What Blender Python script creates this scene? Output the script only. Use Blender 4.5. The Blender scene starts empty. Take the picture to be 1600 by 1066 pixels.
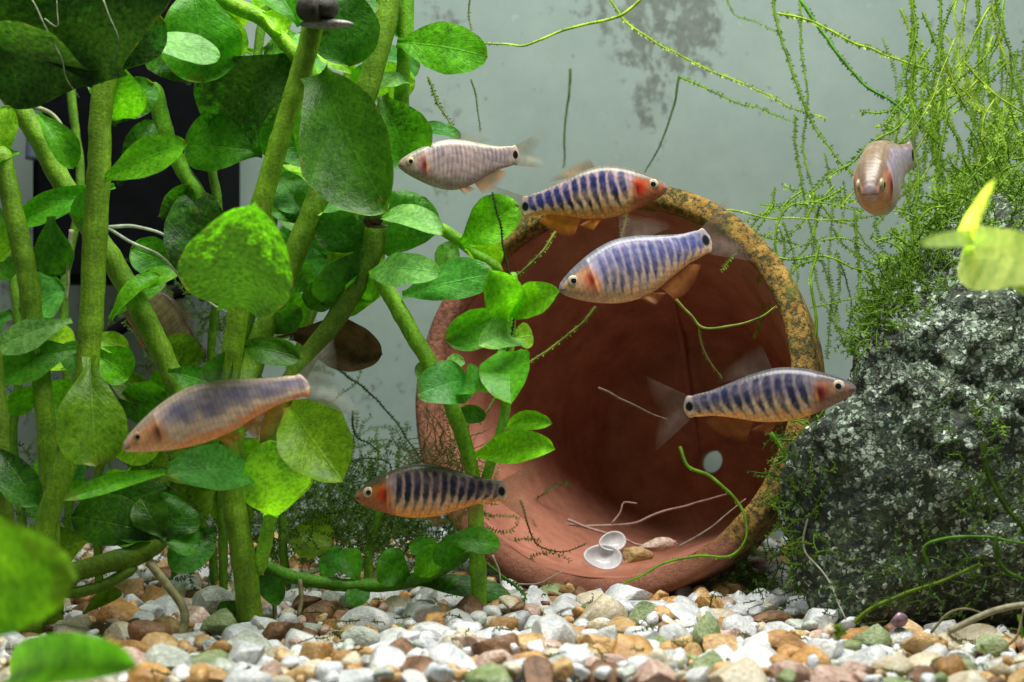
import bpy, math, random
import numpy as np
from mathutils import Vector

# ------------------------------------------------------------------ camera, light, exposure
# Lengths are written in units of 0.1 mm (one photo pixel at the pot's depth); S turns them into metres.
S = 1e-4
F = 2500.0            # camera to reference plane, in units
CAMH = 440.0          # camera height over the gravel
scene = bpy.context.scene
COL = scene.collection

cam_data = bpy.data.cameras.new('camera')
cam_data.sensor_width = 36.0
cam_data.lens = F / 1600.0 * 36.0
cam_data.clip_start = 0.005
cam_data.clip_end = 10.0
cam_data.dof.use_dof = True
cam_data.dof.focus_distance = (F + 20) * S
cam_data.dof.aperture_fstop = 28.0
cam = bpy.data.objects.new('camera', cam_data)
cam.location = (0, -F * S, CAMH * S)
cam.rotation_euler = (math.radians(90), 0, 0)
COL.objects.link(cam)
scene.camera = cam

world = bpy.data.worlds.new('World')
scene.world = world
world.use_nodes = True
bg = world.node_tree.nodes['Background']
bg.inputs['Color'].default_value = (0.90, 0.97, 0.90, 1)
bg.inputs['Strength'].default_value = 0.165

def area_lamp(name, loc, rot, sx, sy, power, color):
    d = bpy.data.lights.new(name, 'AREA')
    d.shape = 'RECTANGLE'; d.size = sx * S; d.size_y = sy * S
    d.energy = power; d.color = color
    o = bpy.data.objects.new(name, d)
    o.location = [c * S for c in loc]
    o.rotation_euler = [math.radians(r) for r in rot]
    COL.objects.link(o)
    return o
# the tank's hood lamp, above the water
area_lamp('hood_lamp', (300, -620, 2900), (14, 0, 0), 2600, 900, 1.86, (1.0, 1.0, 0.94))

vs = scene.view_settings
vs.view_transform = 'Standard'
vs.look = 'None'
vs.exposure = 0.0
vs.gamma = 1.0
vs.use_curve_mapping = False
scene.render.engine = 'CYCLES'
scene.cycles.max_bounces = 6
scene.cycles.transparent_max_bounces = 12
scene.cycles.use_denoising = True
scene.cycles.caustics_reflective = False
scene.cycles.caustics_refractive = False

rng = np.random.default_rng(7)
random.seed(7)

# ------------------------------------------------------------------ helpers
def kd(D): return (F + D) / F
def P(x, y, D=0.0):
    """photo pixel + depth behind the reference plane -> point in units"""
    k = kd(D)
    return np.array([(x - 800) * k, D, (533 - y) * k + CAMH])
def GD(y, z=0.0):
    """depth at which a point of height z shows at photo row y"""
    return ((CAMH - z) / (y - 533.0) - 1.0) * F

ORIG = {}
def _link(o, parent, origin, label, cat, group, kind):
    COL.objects.link(o)
    ORIG[o.name] = np.array(origin, float)
    if parent is not None:
        o.parent = parent
        o.location = [c * S for c in (np.array(origin) - ORIG[parent.name])]
    else:
        o.location = [c * S for c in origin]
    if label: o['label'] = label
    if cat: o['category'] = cat
    if group: o['group'] = group
    if kind: o['kind'] = kind
    return o
def thing(name, base, label, cat, group=None):
    o = bpy.data.objects.new(name, None)
    o.empty_display_size = 0.002
    return _link(o, None, base, label, cat, group, None)
def make_mesh(name, verts, faces, mats, origin=(0, 0, 0), smooth=True, uv=None, col=None, midx=None):
    me = bpy.data.meshes.new(name)
    v = (np.asarray(verts, float) - np.asarray(origin, float)) * S
    me.from_pydata(v.tolist(), [], [list(map(int, f)) for f in faces])
    if not isinstance(mats, (list, tuple)): mats = [mats]
    for m in mats: me.materials.append(m)
    if smooth: me.polygons.foreach_set('use_smooth', np.ones(len(me.polygons), bool))
    if midx is not None: me.polygons.foreach_set('material_index', np.asarray(midx, np.int32))
    if uv is not None:
        l = me.uv_layers.new(name='UVMap')
        idx = np.zeros(len(me.loops), np.int32); me.loops.foreach_get('vertex_index', idx)
        l.data.foreach_set('uv', np.asarray(uv, np.float32)[idx].ravel())
    if col is not None:
        c = me.color_attributes.new('pattern', 'FLOAT_COLOR', 'POINT')
        cc = np.ones((len(verts), 4), np.float32); cc[:, :col.shape[1]] = col
        c.data.foreach_set('color', cc.ravel())
    me.update()
    return me
def add(name, verts, faces, mats, parent=None, origin=None, color=None, label=None, cat=None, group=None, kind=None, **kw):
    if origin is None:
        origin = ORIG[parent.name] if parent is not None else np.asarray(verts).mean(0)
    me = make_mesh(name, verts, faces, mats, origin, **kw)
    o = bpy.data.objects.new(name, me)
    if color is not None: o.color = color
    return _link(o, parent, origin, label, cat, group, kind)

def _hash(ix, iy, iz, seed):
    n = (ix * 374761393 + iy * 668265263 + iz * 2147483647 + seed * 974634777) & 0xffffffff
    n = ((n ^ (n >> 13)) * 1274126177) & 0xffffffff
    n = (n ^ (n >> 16)) & 0xffffffff
    return n / 4294967295.0
def vnoise(p, size, seed=0):
    """value noise in -1..1, vectorised"""
    q = np.asarray(p, float) / size + 1000.0
    i = np.floor(q).astype(np.int64); f = q - i
    f = f * f * (3 - 2 * f)
    out = 0
    for dx in (0, 1):
        for dy in (0, 1):
            for dz in (0, 1):
                w = (f[:, 0] if dx else 1 - f[:, 0]) * (f[:, 1] if dy else 1 - f[:, 1]) * (f[:, 2] if dz else 1 - f[:, 2])
                out = out + w * _hash(i[:, 0] + dx, i[:, 1] + dy, i[:, 2] + dz, seed)
    return out * 2 - 1
def fbm(p, size, octaves=4, seed=0):
    o, a = 0, 1.0
    for k in range(octaves):
        o = o + a * vnoise(p, size / 2 ** k, seed + k * 17); a *= 0.5
    return o
def smooth(a, b, x):
    t = np.clip((x - a) / (b - a), 0, 1)
    return t * t * (3 - 2 * t)
def nrm(v):
    v = np.asarray(v, float); return v / (np.linalg.norm(v) + 1e-12)
def catmull(pts, step=8.0):
    pts = np.asarray(pts, float)
    if len(pts) == 2:
        n = max(2, int(np.linalg.norm(pts[1] - pts[0]) / step) + 1)
        return np.array([pts[0] + (pts[1] - pts[0]) * t for t in np.linspace(0, 1, n)])
    q = np.vstack([2 * pts[0] - pts[1], pts, 2 * pts[-1] - pts[-2]])
    out = []
    for i in range(1, len(q) - 2):
        p0, p1, p2, p3 = q[i - 1:i + 3]
        n = max(2, int(np.linalg.norm(p2 - p1) / step))
        for t in np.arange(n) / n:
            out.append(0.5 * (2 * p1 + (p2 - p0) * t + (2 * p0 - 5 * p1 + 4 * p2 - p3) * t * t + (3 * p1 - p0 - 3 * p2 + p3) * t ** 3))
    out.append(q[-2])
    return np.array(out)
def frames(c):
    t = np.gradient(c, axis=0); t /= (np.linalg.norm(t, axis=1, keepdims=True) + 1e-9)
    a = np.array([0, -1.0, 0]) if abs(t[0, 1]) < 0.9 else np.array([1.0, 0, 0])
    n = np.zeros_like(c)
    for i in range(len(c)):
        a = nrm(a - t[i] * np.dot(a, t[i])); n[i] = a
    return t, n, np.cross(t, n)
def tube(c, rad, sides=10, cap=True):
    """c: centre line, rad: radius or array -> verts, faces, uv"""
    c = np.asarray(c, float); m = len(c)
    rad = np.broadcast_to(np.asarray(rad, float), (m,))
    t, n, b = frames(c)
    an = np.linspace(0, 2 * math.pi, sides, endpoint=False)
    V = (c[:, None] + rad[:, None, None] * (np.cos(an)[None, :, None] * n[:, None] + np.sin(an)[None, :, None] * b[:, None])).reshape(-1, 3)
    Fc = []
    for i in range(m - 1):
        for j in range(sides):
            j2 = (j + 1) % sides
            Fc.append((i * sides + j, i * sides + j2, (i + 1) * sides + j2, (i + 1) * sides + j))
    if cap:
        Fc.append(tuple(range(sides))[::-1]); Fc.append(tuple((m - 1) * sides + j for j in range(sides)))
    return V, Fc
class Bag:
    """collects shapes for one mesh"""
    def __init__(s): s.v = []; s.f = []; s.n = 0; s.m = []
    def put(s, V, Fc, mi=0):
        s.v.append(np.asarray(V, float)); s.f += [tuple(i + s.n for i in f) for f in Fc]; s.n += len(V); s.m += [mi] * len(Fc)
    def verts(s): return np.vstack(s.v)
_ICO = {}
def ico(sub):
    if sub not in _ICO:
        import bmesh
        bm = bmesh.new(); bmesh.ops.create_icosphere(bm, subdivisions=sub, radius=1.0)
        bm.verts.ensure_lookup_table()
        _ICO[sub] = (np.array([v.co[:] for v in bm.verts]), [tuple(v.index for v in f.verts) for f in bm.faces]); bm.free()
    V, Fc = _ICO[sub]; return V.copy(), Fc
def grid_faces(nu, nv, wrap_v=False):
    out = []
    for i in range(nu - 1):
        for j in range(nv if wrap_v else nv - 1):
            j2 = (j + 1) % nv
            out.append((i * nv + j, i * nv + j2, (i + 1) * nv + j2, (i + 1) * nv + j))
    return out

# ------------------------------------------------------------------ materials
class M:
    def __init__(s, name):
        s.mat = bpy.data.materials.new(name); s.mat.use_nodes = True
        s.nt = s.mat.node_tree; s.bs = s.nt.nodes['Principled BSDF']; s.out = s.nt.nodes['Material Output']
        s._tc = None
    def node(s, t, **kw):
        n = s.nt.nodes.new(t)
        for k, v in kw.items(): setattr(n, k, v)
        return n
    def link(s, a, b): s.nt.links.new(a, b)
    def set(s, sock, v):
        if hasattr(v, 'links') or isinstance(v, bpy.types.NodeSocket): s.link(v, sock)
        elif isinstance(v, (tuple, list)) and len(v) == 3 and sock.type == 'RGBA': sock.default_value = (*v, 1)
        else: sock.default_value = v
    @property
    def co(s):
        if s._tc is None: s._tc = s.node('ShaderNodeTexCoord').outputs['Object']
        return s._tc
    def noise(s, size, detail=3.0, rough=0.55, co=None, dist=0.0):
        n = s.node('ShaderNodeTexNoise'); n.inputs['Scale'].default_value = 1.0 / (size * S)
        n.inputs['Detail'].default_value = detail; n.inputs['Roughness'].default_value = rough; n.inputs['Distortion'].default_value = dist
        s.link(co or s.co, n.inputs['Vector']); return n.outputs['Fac']
    def voro(s, size, feature='F1', co=None, rand=1.0):
        n = s.node('ShaderNodeTexVoronoi', feature=feature); n.inputs['Scale'].default_value = 1.0 / (size * S)
        n.inputs['Randomness'].default_value = rand
        s.link(co or s.co, n.inputs['Vector']); return n
    def ramp(s, fac, stops, interp='LINEAR'):
        n = s.node('ShaderNodeValToRGB'); n.color_ramp.interpolation = interp
        e = n.color_ramp.elements
        while len(e) < len(stops): e.new(0.5)
        for el, (p, c) in zip(e, stops):
            el.position = p; el.color = (*c, 1) if isinstance(c, (tuple, list)) else (c, c, c, 1)
        s.link(fac, n.inputs['Fac']); return n.outputs['Color']
    def math(s, op, a, b=0.0, c=0.0, clamp=False):
        n = s.node('ShaderNodeMath', operation=op, use_clamp=clamp)
        for i, v in enumerate((a, b, c)): s.set(n.inputs[i], v)
        return n.outputs[0]
    def mix(s, fac, a, b, mode='MIX'):
        n = s.node('ShaderNodeMix', data_type='RGBA', blend_type=mode)
        s.set(n.inputs[0], fac); s.set(n.inputs[6], a); s.set(n.inputs[7], b)
        return n.outputs[2]
    def bump(s, h, dist, strength=1.0):
        n = s.node('ShaderNodeBump'); n.inputs['Distance'].default_value = dist * S; n.inputs['Strength'].default_value = strength
        s.link(h, n.inputs['Height']); s.link(n.outputs['Normal'], s.bs.inputs['Normal']); return n.outputs['Normal']
    def p(s, **kw):
        for k, v in kw.items():
            s.set(s.bs.inputs[k.replace('_', ' ')], v)
        return s
    def add_translucent(s, color, fac):
        t = s.node('ShaderNodeBsdfTranslucent'); s.set(t.inputs['Color'], color)
        m = s.node('ShaderNodeMixShader'); s.set(m.inputs['Fac'], fac)
        s.link(s.bs.outputs[0], m.inputs[1]); s.link(t.outputs[0], m.inputs[2]); s.link(m.outputs[0], s.out.inputs['Surface'])
        return m

def mat_leaf():
    m = M('leaf_green')
    inf = m.node('ShaderNodeObjectInfo'); col = inf.outputs['Color']; alg_shade = inf.outputs['Alpha']
    uvn = m.node('ShaderNodeUVMap'); sep = m.node('ShaderNodeSeparateXYZ'); m.link(uvn.outputs[0], sep.inputs[0])
    t, s_ = sep.outputs[0], sep.outputs[1]
    patch = m.noise(45, 2); speck = m.noise(7, 3, 0.7)
    cells = m.voro(6.5).outputs['Distance']
    c1 = m.mix(1.0, col, m.ramp(patch, [(0.3, (0.62, 0.7, 0.6)), (0.7, (1.25, 1.2, 1.2))]), 'MULTIPLY')
    c2 = m.mix(0.75, c1, m.ramp(speck, [(0.32, (0.5, 0.56, 0.5)), (0.6, (1.35, 1.3, 1.4))]), 'MULTIPLY')
    c2 = m.mix(0.3, c2, m.ramp(cells, [(0.1, (1.25, 1.2, 1.2)), (0.6, (0.7, 0.75, 0.7))]), 'MULTIPLY')
    a = m.math('ABSOLUTE', m.math('SUBTRACT', s_, 0.5))
    mid = m.ramp(a, [(0.0, 1.0), (0.025, 0.0)])
    sec = m.math('SINE', m.math('MULTIPLY', m.math('SUBTRACT', t, m.math('MULTIPLY', a, 0.75)), 46.0))
    sec = m.math('MULTIPLY', m.ramp(sec, [(0.80, 0.0), (1.0, 1.0)]), 0.15)
    vein = m.math('MAXIMUM', m.math('MULTIPLY', mid, 0.4), sec)
    c3 = m.mix(vein, c2, m.mix(1.0, c2, (1.45, 1.35, 1.5), 'MULTIPLY'))
    an = m.noise(13, 4, 0.75); an2 = m.noise(60, 1)
    af = m.math('ADD', m.math('MULTIPLY', an, 0.85), m.math('ADD', m.math('MULTIPLY', an2, 0.35), m.math('SUBTRACT', m.math('MULTIPLY', alg_shade, m.math('SUBTRACT', 1.1, m.math('MULTIPLY', t, 0.62))), 0.75)))
    af = m.ramp(af, [(0.18, 0.0), (0.38, 0.9)])
    c4 = m.mix(af, c3, m.ramp(speck, [(0.3, (0.008, 0.02, 0.006)), (0.7, (0.045, 0.10, 0.02))]))  # dark cover: algae, plus the shade of dark leaves put into colour
    mg = m.math('MAXIMUM', m.math('MULTIPLY', a, 2.0), m.math('ADD', t, 0.02))
    mg = m.ramp(m.math('ADD', mg, m.math('MULTIPLY', m.math('SUBTRACT', m.noise(28, 3), 0.5), 0.5)), [(0.99, 0.0), (1.15, 0.45)])
    c4 = m.mix(mg, c4, (0.17, 0.17, 0.02))
    m.p(Base_Color=c4, Roughness=0.36, Specular_IOR_Level=0.3)
    m.bump(m.math('ADD', m.math('MULTIPLY', speck, 0.6), m.math('ADD', m.math('MULTIPLY', vein, -0.6), m.math('MULTIPLY', patch, 1.5))), 3.0, 0.7)
    tc = m.mix(1.0, c4, (1.5, 1.7, 0.5), 'MULTIPLY')
    m.add_translucent(tc, 0.48)
    return m.mat
def mat_stem():
    m = M('stem_green')
    inf = m.node('ShaderNodeObjectInfo'); col = inf.outputs['Color']
    n1 = m.noise(30, 3); n2 = m.noise(4.5, 3, 0.7)
    mp = m.node('ShaderNodeMapping'); mp.inputs['Scale'].default_value = (1, 1, 0.12); m.link(m.co, mp.inputs[0])
    st = m.noise(6, 2, co=mp.outputs[0])
    c = m.mix(1.0, col, m.ramp(n1, [(0.3, (0.6, 0.72, 0.6)), (0.7, (1.1, 1.25, 1.0))]), 'MULTIPLY')
    c = m.mix(0.7, c, m.ramp(n2, [(0.35, (0.55, 0.6, 0.5)), (0.65, (1.3, 1.25, 1.2))]), 'MULTIPLY')
    c = m.mix(0.6, c, m.ramp(st, [(0.35, (0.7, 0.8, 0.7)), (0.65, (1.2, 1.1, 1.1))]), 'MULTIPLY')
    m.p(Base_Color=c, Roughness=0.5, Specular_IOR_Level=0.3)
    m.bump(m.math('ADD', n2, st), 1.6, 0.7)
    m.add_translucent(c, 0.2)
    return m.mat
def mat_moss(name, tip):
    m = M(name)
    inf = m.node('ShaderNodeObjectInfo'); col = inf.outputs['Color']
    n = m.noise(22, 2)
    c = m.mix(1.0, col, m.ramp(n, [(0.3, (0.55, 0.6, 0.5)), (0.7, tip)]), 'MULTIPLY')
    m.p(Base_Color=c, Roughness=0.6, Specular_IOR_Level=0.2)
    m.add_translucent(c, 0.4)
    return m.mat
def mat_plain(name, c1, c2, size=20, rough=0.6, bump=1.0, spec=0.3, trans=0.0):
    m = M(name)
    n = m.noise(size, 4, 0.65); n2 = m.noise(size * 0.2, 2, 0.6)
    c = m.ramp(n, [(0.3, c1), (0.7, c2)])
    m.p(Base_Color=c, Roughness=rough, Specular_IOR_Level=spec)
    m.bump(m.math('ADD', n, m.math('MULTIPLY', n2, 0.4)), bump * 3, 0.6)
    if trans: m.add_translucent(c, trans)
    return m.mat
def mat_objcolor(name, rough=0.5, size=15, trans=0.0, bump=1.0):
    m = M(name)
    inf = m.node('ShaderNodeObjectInfo'); n = m.noise(size, 4, 0.65)
    c = m.mix(1.0, inf.outputs['Color'], m.ramp(n, [(0.3, (0.55, 0.55, 0.55)), (0.7, (1.3, 1.3, 1.3))]), 'MULTIPLY')
    m.p(Base_Color=c, Roughness=rough, Specular_IOR_Level=0.3)
    m.bump(n, 2.0 * bump, 0.6)
    if trans: m.add_translucent(c, trans)
    return m.mat

LEAF, STEM = mat_leaf(), mat_stem()
MOSS = mat_moss('moss_green', (1.35, 1.3, 1.1))
ROOT = mat_objcolor('root_skin', 0.55, 12, 0.3, 0.5)
# ------------------------------------------------------------------ back wall
def mat_back():
    m = M('algae_spotted_glass')
    n1 = m.noise(300, 3); n2 = m.noise(14, 4, 0.7); n3 = m.noise(40, 3, 0.6)
    base = m.ramp(n1, [(0.3, (0.178, 0.233, 0.213)), (0.7, (0.215, 0.275, 0.25))])
    base = m.mix(0.35, base, m.ramp(n3, [(0.3, (0.82, 0.86, 0.84)), (0.7, (1.12, 1.1, 1.1))]), 'MULTIPLY')
    # algae patches: wide fields of soft blots where the photo shows them
    sep = m.node('ShaderNodeSeparateXYZ'); m.link(m.co, sep.inputs[0])
    def field(px, py, rx, rz):
        c = P(px, py, 900)
        dx = m.math('DIVIDE', m.math('SUBTRACT', sep.outputs[0], c[0] * S), rx * S)
        dz = m.math('DIVIDE', m.math('SUBTRACT', sep.outputs[2], c[2] * S), rz * S)
        r = m.math('ADD', m.math('MULTIPLY', dx, dx), m.math('MULTIPLY', dz, dz))
        return m.math('SUBTRACT', 1.0, r, clamp=True)
    f = field(1040, 40, 170, 170)
    for a in [(1015, 150, 60, 180, 0.8), (700, 200, 60, 300, 0.4), (990, 10, 200, 60, 0.8), (1540, 40, 150, 80, 0.35), (260, 540, 280, 200, 0.55),
              (560, 640, 200, 260, 0.4), (50, 500, 240, 320, 0.5), (690, 40, 70, 80, 0.6), (1100, 60, 90, 110, 0.6)]:
        f = m.math('MAXIMUM', f, m.math('MULTIPLY', field(*a[:4]), a[4]))
    mp = m.node('ShaderNodeMapping'); mp.inputs['Scale'].default_value = (1, 1, 0.7); m.link(m.co, mp.inputs[0])
    blot = m.noise(26, 5, 0.72, co=mp.outputs[0])
    k = m.math('ADD', blot, m.math('SUBTRACT', m.math('MULTIPLY', f, 0.27), 0.25))
    k = m.ramp(k, [(0.40, 0.0), (0.50, 0.85)])
    c = m.mix(k, base, m.ramp(n2, [(0.3, (0.065, 0.08, 0.068)), (0.7, (0.12, 0.14, 0.118))]))
    # scattered specks of algae everywhere
    v = m.voro(46); sp = m.ramp(v.outputs['Distance'], [(0.05, 1.0), (0.10, 0.0)])
    hs = m.node('ShaderNodeSeparateColor'); m.link(v.outputs['Color'], hs.inputs[0])
    sp = m.math('MULTIPLY', sp, m.math('GREATER_THAN', hs.outputs[0], 0.72))
    c = m.mix(m.math('MULTIPLY', sp, 0.55), c, (0.065, 0.085, 0.065))
    # pale scratches and dried rings
    v2 = m.voro(95); rg = m.math('ABSOLUTE', m.math('SUBTRACT', v2.outputs['Distance'], 0.13))
    rg = m.math('MULTIPLY', m.ramp(rg, [(0.0, 1.0), (0.025, 0.0)]), m.ramp(n2, [(0.5, 0.0), (0.62, 0.5)]))
    c = m.mix(rg, c, (0.33, 0.38, 0.35))
    m.p(Base_Color=c, Roughness=0.45, Specular_IOR_Level=0.25)
    return m.mat
BACK = mat_back()
W0, W1 = 900.0, 930.0
bx = np.array([[x, y, z] for x in (-2300, 2300) for y in (W0, W1) for z in (-120, 1900)], float)
bf = [(0, 1, 3, 2), (4, 6, 7, 5), (0, 4, 5, 1), (2, 3, 7, 6), (0, 2, 6, 4), (1, 5, 7, 3)]
add('back_wall', bx, bf, BACK, origin=(0, 0, 0), smooth=False, kind='structure', label='grey back glass of the tank with dark algae spots')

# ------------------------------------------------------------------ gravel
def mat_stone(name, c1, c2, c3, rough, trans=0.0, fine=0.38):
    m = M(name)
    inf = m.node('ShaderNodeObjectInfo')
    mp = m.node('ShaderNodeVectorMath', operation='ADD'); m.link(m.co, mp.inputs[0])
    cmb = m.node('ShaderNodeCombineXYZ'); m.link(m.math('MULTIPLY', inf.outputs['Random'], 3.0), cmb.inputs[0]); m.link(cmb.outputs[0], mp.inputs[1])
    co = mp.outputs[0]
    n = m.noise(24, 4, 0.6, co=co); n2 = m.noise(5, 3, 0.7, co=co); v = m.voro(16, 'DISTANCE_TO_EDGE', co=co).outputs[0]
    c = m.ramp(n, [(0.28, c1), (0.5, c2), (0.72, c3)])
    c = m.mix(fine * 2, c, m.ramp(n2, [(0.3, (0.6, 0.6, 0.6)), (0.65, (1.25, 1.25, 1.25))]), 'MULTIPLY')
    c = m.mix(fine, c, m.ramp(v, [(0.0, (0.6, 0.55, 0.5)), (0.09, (1.05, 1.05, 1.05))]), 'MULTIPLY')
    g = m.ramp(inf.outputs['Random'], [(0.0, (0.8, 0.79, 0.76)), (1.0, (1.08, 1.08, 1.08))])
    c = m.mix(1.0, c, g, 'MULTIPLY')
    m.p(Base_Color=c, Roughness=rough, Specular_IOR_Level=0.45)
    m.bump(m.math('ADD', n, m.math('MULTIPLY', n2, 0.5)), 7.0, 0.7)
    if trans: m.add_translucent(c, trans)
    return m.mat
STONE = {
    'white': mat_stone('white_quartz', (0.50, 0.55, 0.60), (0.74, 0.76, 0.78), (0.88, 0.88, 0.87), 0.16, 0.10, 0.2),
    'cream': mat_stone('cream_quartz', (0.60, 0.50, 0.32), (0.76, 0.68, 0.50), (0.86, 0.82, 0.70), 0.32, 0.2, 0.28),
    'tan': mat_stone('tan_stone', (0.34, 0.19, 0.07), (0.54, 0.34, 0.14), (0.70, 0.52, 0.28), 0.45),
    'orange': mat_stone('orange_stone', (0.28, 0.13, 0.035), (0.48, 0.26, 0.085), (0.66, 0.42, 0.18), 0.45),
    'brown': mat_stone('brown_stone', (0.07, 0.035, 0.018), (0.19, 0.095, 0.045), (0.34, 0.19, 0.10), 0.5),
    'grey': mat_stone('grey_stone', (0.30, 0.33, 0.29), (0.46, 0.50, 0.44), (0.62, 0.66, 0.60), 0.45),
    'green': mat_stone('green_stone', (0.13, 0.19, 0.07), (0.24, 0.31, 0.13), (0.40, 0.46, 0.28), 0.45),
    'pink': mat_stone('pink_stone', (0.36, 0.22, 0.17), (0.52, 0.36, 0.29), (0.64, 0.52, 0.46), 0.42),
}
SKEYS = list(STONE)
def pebble_shape(sub, seed, facet):
    r = np.random.default_rng(seed)
    V, Fc = ico(sub)
    V = V * (1 + 0.20 * vnoise(V * 1.0, 0.9, seed)[:, None] + 0.05 * vnoise(V, 0.35, seed + 5)[:, None])
    for _ in range(facet):                       # flat chipped faces
        n = nrm(r.normal(size=3)); d = r.uniform(0.44, 0.80)
        h = V @ n; o = np.clip(h - d, 0, None); V = V - n * (o * 0.97)[:, None]
    V = V * np.array([r.uniform(0.95, 1.2), r.uniform(0.75, 1.0), r.uniform(0.55, 0.82)])
    V += 0.012 * vnoise(V, 0.16, seed + 9)[:, None] * nrm(V)
    return V, Fc
NSH = 12
SHAPE3 = [pebble_shape(3, 100 + i, 4 + i % 8) for i in range(NSH)]
SHAPE2 = [pebble_shape(2, 100 + i, 4 + i % 8) for i in range(NSH)]
SHAPE1 = [pebble_shape(1, 100 + i, 2 + i % 3) for i in range(NSH)]
def rotm(a, b, c):
    ca, sa, cb, sb, cc, sc = math.cos(a), math.sin(a), math.cos(b), math.sin(b), math.cos(c), math.sin(c)
    return np.array([[cc, -sc, 0], [sc, cc, 0], [0, 0, 1]]) @ np.array([[cb, 0, sb], [0, 1, 0], [-sb, 0, cb]]) @ np.array([[1, 0, 0], [0, ca, -sa], [0, sa, ca]])

# where the pot and the rock stand (needed to keep stones out of them)
POT_C = P(942, 603, 200); POT_A = nrm([math.sin(math.radians(25)) * math.cos(math.radians(12)), math.cos(math.radians(25)) * math.cos(math.radians(12)), -math.sin(math.radians(12))])
POT_H = 560.0
def inside_pot(p, pad=0):
    d = p - POT_C; z = d @ POT_A
    r = np.linalg.norm(d - POT_A * z)
    return -8 - pad < z < POT_H + pad and r < 1.06 * (345 - 0.22 * max(z, 0)) + pad
ROCK_C = np.array([790.0, 150.0, 250.0])
def in_rock(p): return ((p[0] - 860) / 430) ** 2 + ((p[1] - 140) / 300) ** 2 < 1

gx = np.linspace(-2300, 2300, 90); gy = np.linspace(-560, 912, 54)
G = np.array([[x, y, 0] for x in gx for y in gy]); G[:, 2] = -8 + 5 * vnoise(G, 60, 3)
def mat_bed():
    m = M('gravel_bed_fines')
    v = m.voro(16); n = m.noise(120, 2)
    hs = m.node('ShaderNodeSeparateColor'); m.link(v.outputs['Color'], hs.inputs[0])
    c = m.ramp(hs.outputs[0], [(0.0, (0.10, 0.06, 0.035)), (0.4, (0.3, 0.2, 0.12)), (0.7, (0.5, 0.47, 0.4)), (1.0, (0.7, 0.7, 0.68))])
    m.p(Base_Color=c, Roughness=0.6); m.bump(v.outputs['Distance'], -10, 1.0)
    return m.mat
bed = add('gravel_bed', G, grid_faces(90, 54), mat_bed(), origin=(0, 0, 0), kind='structure', label='bed of mixed quartz gravel on the tank floor')

def bed_z(x, y):
    """the gravel heaps up a little towards the back and in the middle"""
    return 6 * math.sin(x / 170.0 + 1) + 5 * math.sin(y / 120.0) + 10 * math.exp(-((x - 150) / 300) ** 2 - ((y + 60) / 160) ** 2)
# stones the photo shows one by one: pixel, half width, half height, colour
KNOWN = [(935, 962, 42, 42, 'cream'), (945, 996, 20, 20, 'white'), (1100, 998, 24, 36, 'green'), (1122, 925, 38, 17, 'tan'), (1128, 946, 30, 17, 'pink'),
         (1204, 968, 33, 15, 'brown'), (1238, 1012, 38, 20, 'orange'), (1283, 972, 28, 24, 'white'), (1490, 1046, 27, 24, 'orange'), (1368, 1000, 31, 24, 'green'),
         (655, 962, 36, 26, 'white'), (572, 972, 42, 24, 'white'), (780, 978, 29, 17, 'orange'), (774, 1018, 38, 28, 'brown'), (622, 1022, 27, 23, 'brown'),
         (692, 963, 16, 17, 'tan'), (242, 990, 36, 24, 'brown'), (342, 1016, 27, 14, 'orange'), (270, 1034, 38, 26, 'grey'), (386, 1026, 28, 25, 'white'),
         (44, 1020, 33, 28, 'grey'), (352, 976, 32, 23, 'green'), (494, 1022, 29, 26, 'tan'), (563, 996, 32, 17, 'grey'), (1440, 1003, 38, 23, 'tan'),
         (1010, 958, 34, 26, 'white'), (1062, 955, 27, 21, 'white'), (860, 1000, 38, 34, 'white'), (735, 985, 26, 18, 'white'), (700, 1018, 30, 24, 'cream'),
         (1160, 985, 28, 20, 'white'), (1005, 1000, 28, 24, 'white'), (1060, 1000, 30, 28, 'white'), (1190, 1010, 26, 22, 'white'), (1290, 1020, 34, 28, 'white'),
         (950, 1040, 44, 18, 'pink'), (1000, 1040, 22, 19, 'white'), (1040, 1048, 24, 15, 'grey'), (870, 1048, 36, 22, 'grey'), (1230, 1055, 36, 20, 'pink'),
         (520, 1050, 24, 22, 'white'), (470, 1055, 30, 14, 'tan'), (330, 1055, 36, 16, 'tan'), (700, 1055, 36, 14, 'cream'), (620, 1060, 34, 10, 'tan'),
         (1400, 1045, 34, 24, 'cream'), (1340, 1050, 30, 20, 'pink'), (1545, 1010, 30, 18, 'green'), (1560, 1048, 24, 16, 'cream'), (1470, 985, 25, 18, 'white'),
         (800, 1005, 22, 18, 'white'), (830, 962, 24, 16, 'pink'), (868, 942, 22, 14, 'orange'), (1005, 930, 34, 15, 'tan'), (955, 932, 28, 16, 'white'),
         (640, 1000, 20, 16, 'white'), (545, 1032, 26, 17, 'orange'), (430, 1050, 22, 18, 'pink'), (440, 985, 34, 17, 'brown'), (210, 1015, 30, 14, 'orange'),
         (118, 868, 17, 11, 'white'), (145, 855, 19, 16, 'brown'), (285, 915, 28, 18, 'grey'), (330, 945, 36, 26, 'grey'), (240, 955, 20, 14, 'white'),
         (205, 945, 20, 16, 'white'), (520, 940, 18, 14, 'grey'), (480, 945, 26, 16, 'brown'), (1300, 950, 15, 12, 'white'), (1235, 935, 34, 14, 'grey')]
placed = []                              # centre, radii, rotation, shape, colour
def try_put(c, r, gap):
    for q, rq in placed_xy[int(c[0] // 80), int(c[1] // 80)] if (int(c[0] // 80), int(c[1] // 80)) in placed_xy else ():
        if (q[0] - c[0]) ** 2 + (q[1] - c[1]) ** 2 < (gap * (r + rq)) ** 2: return False
    return True
placed_xy = {}
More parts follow.
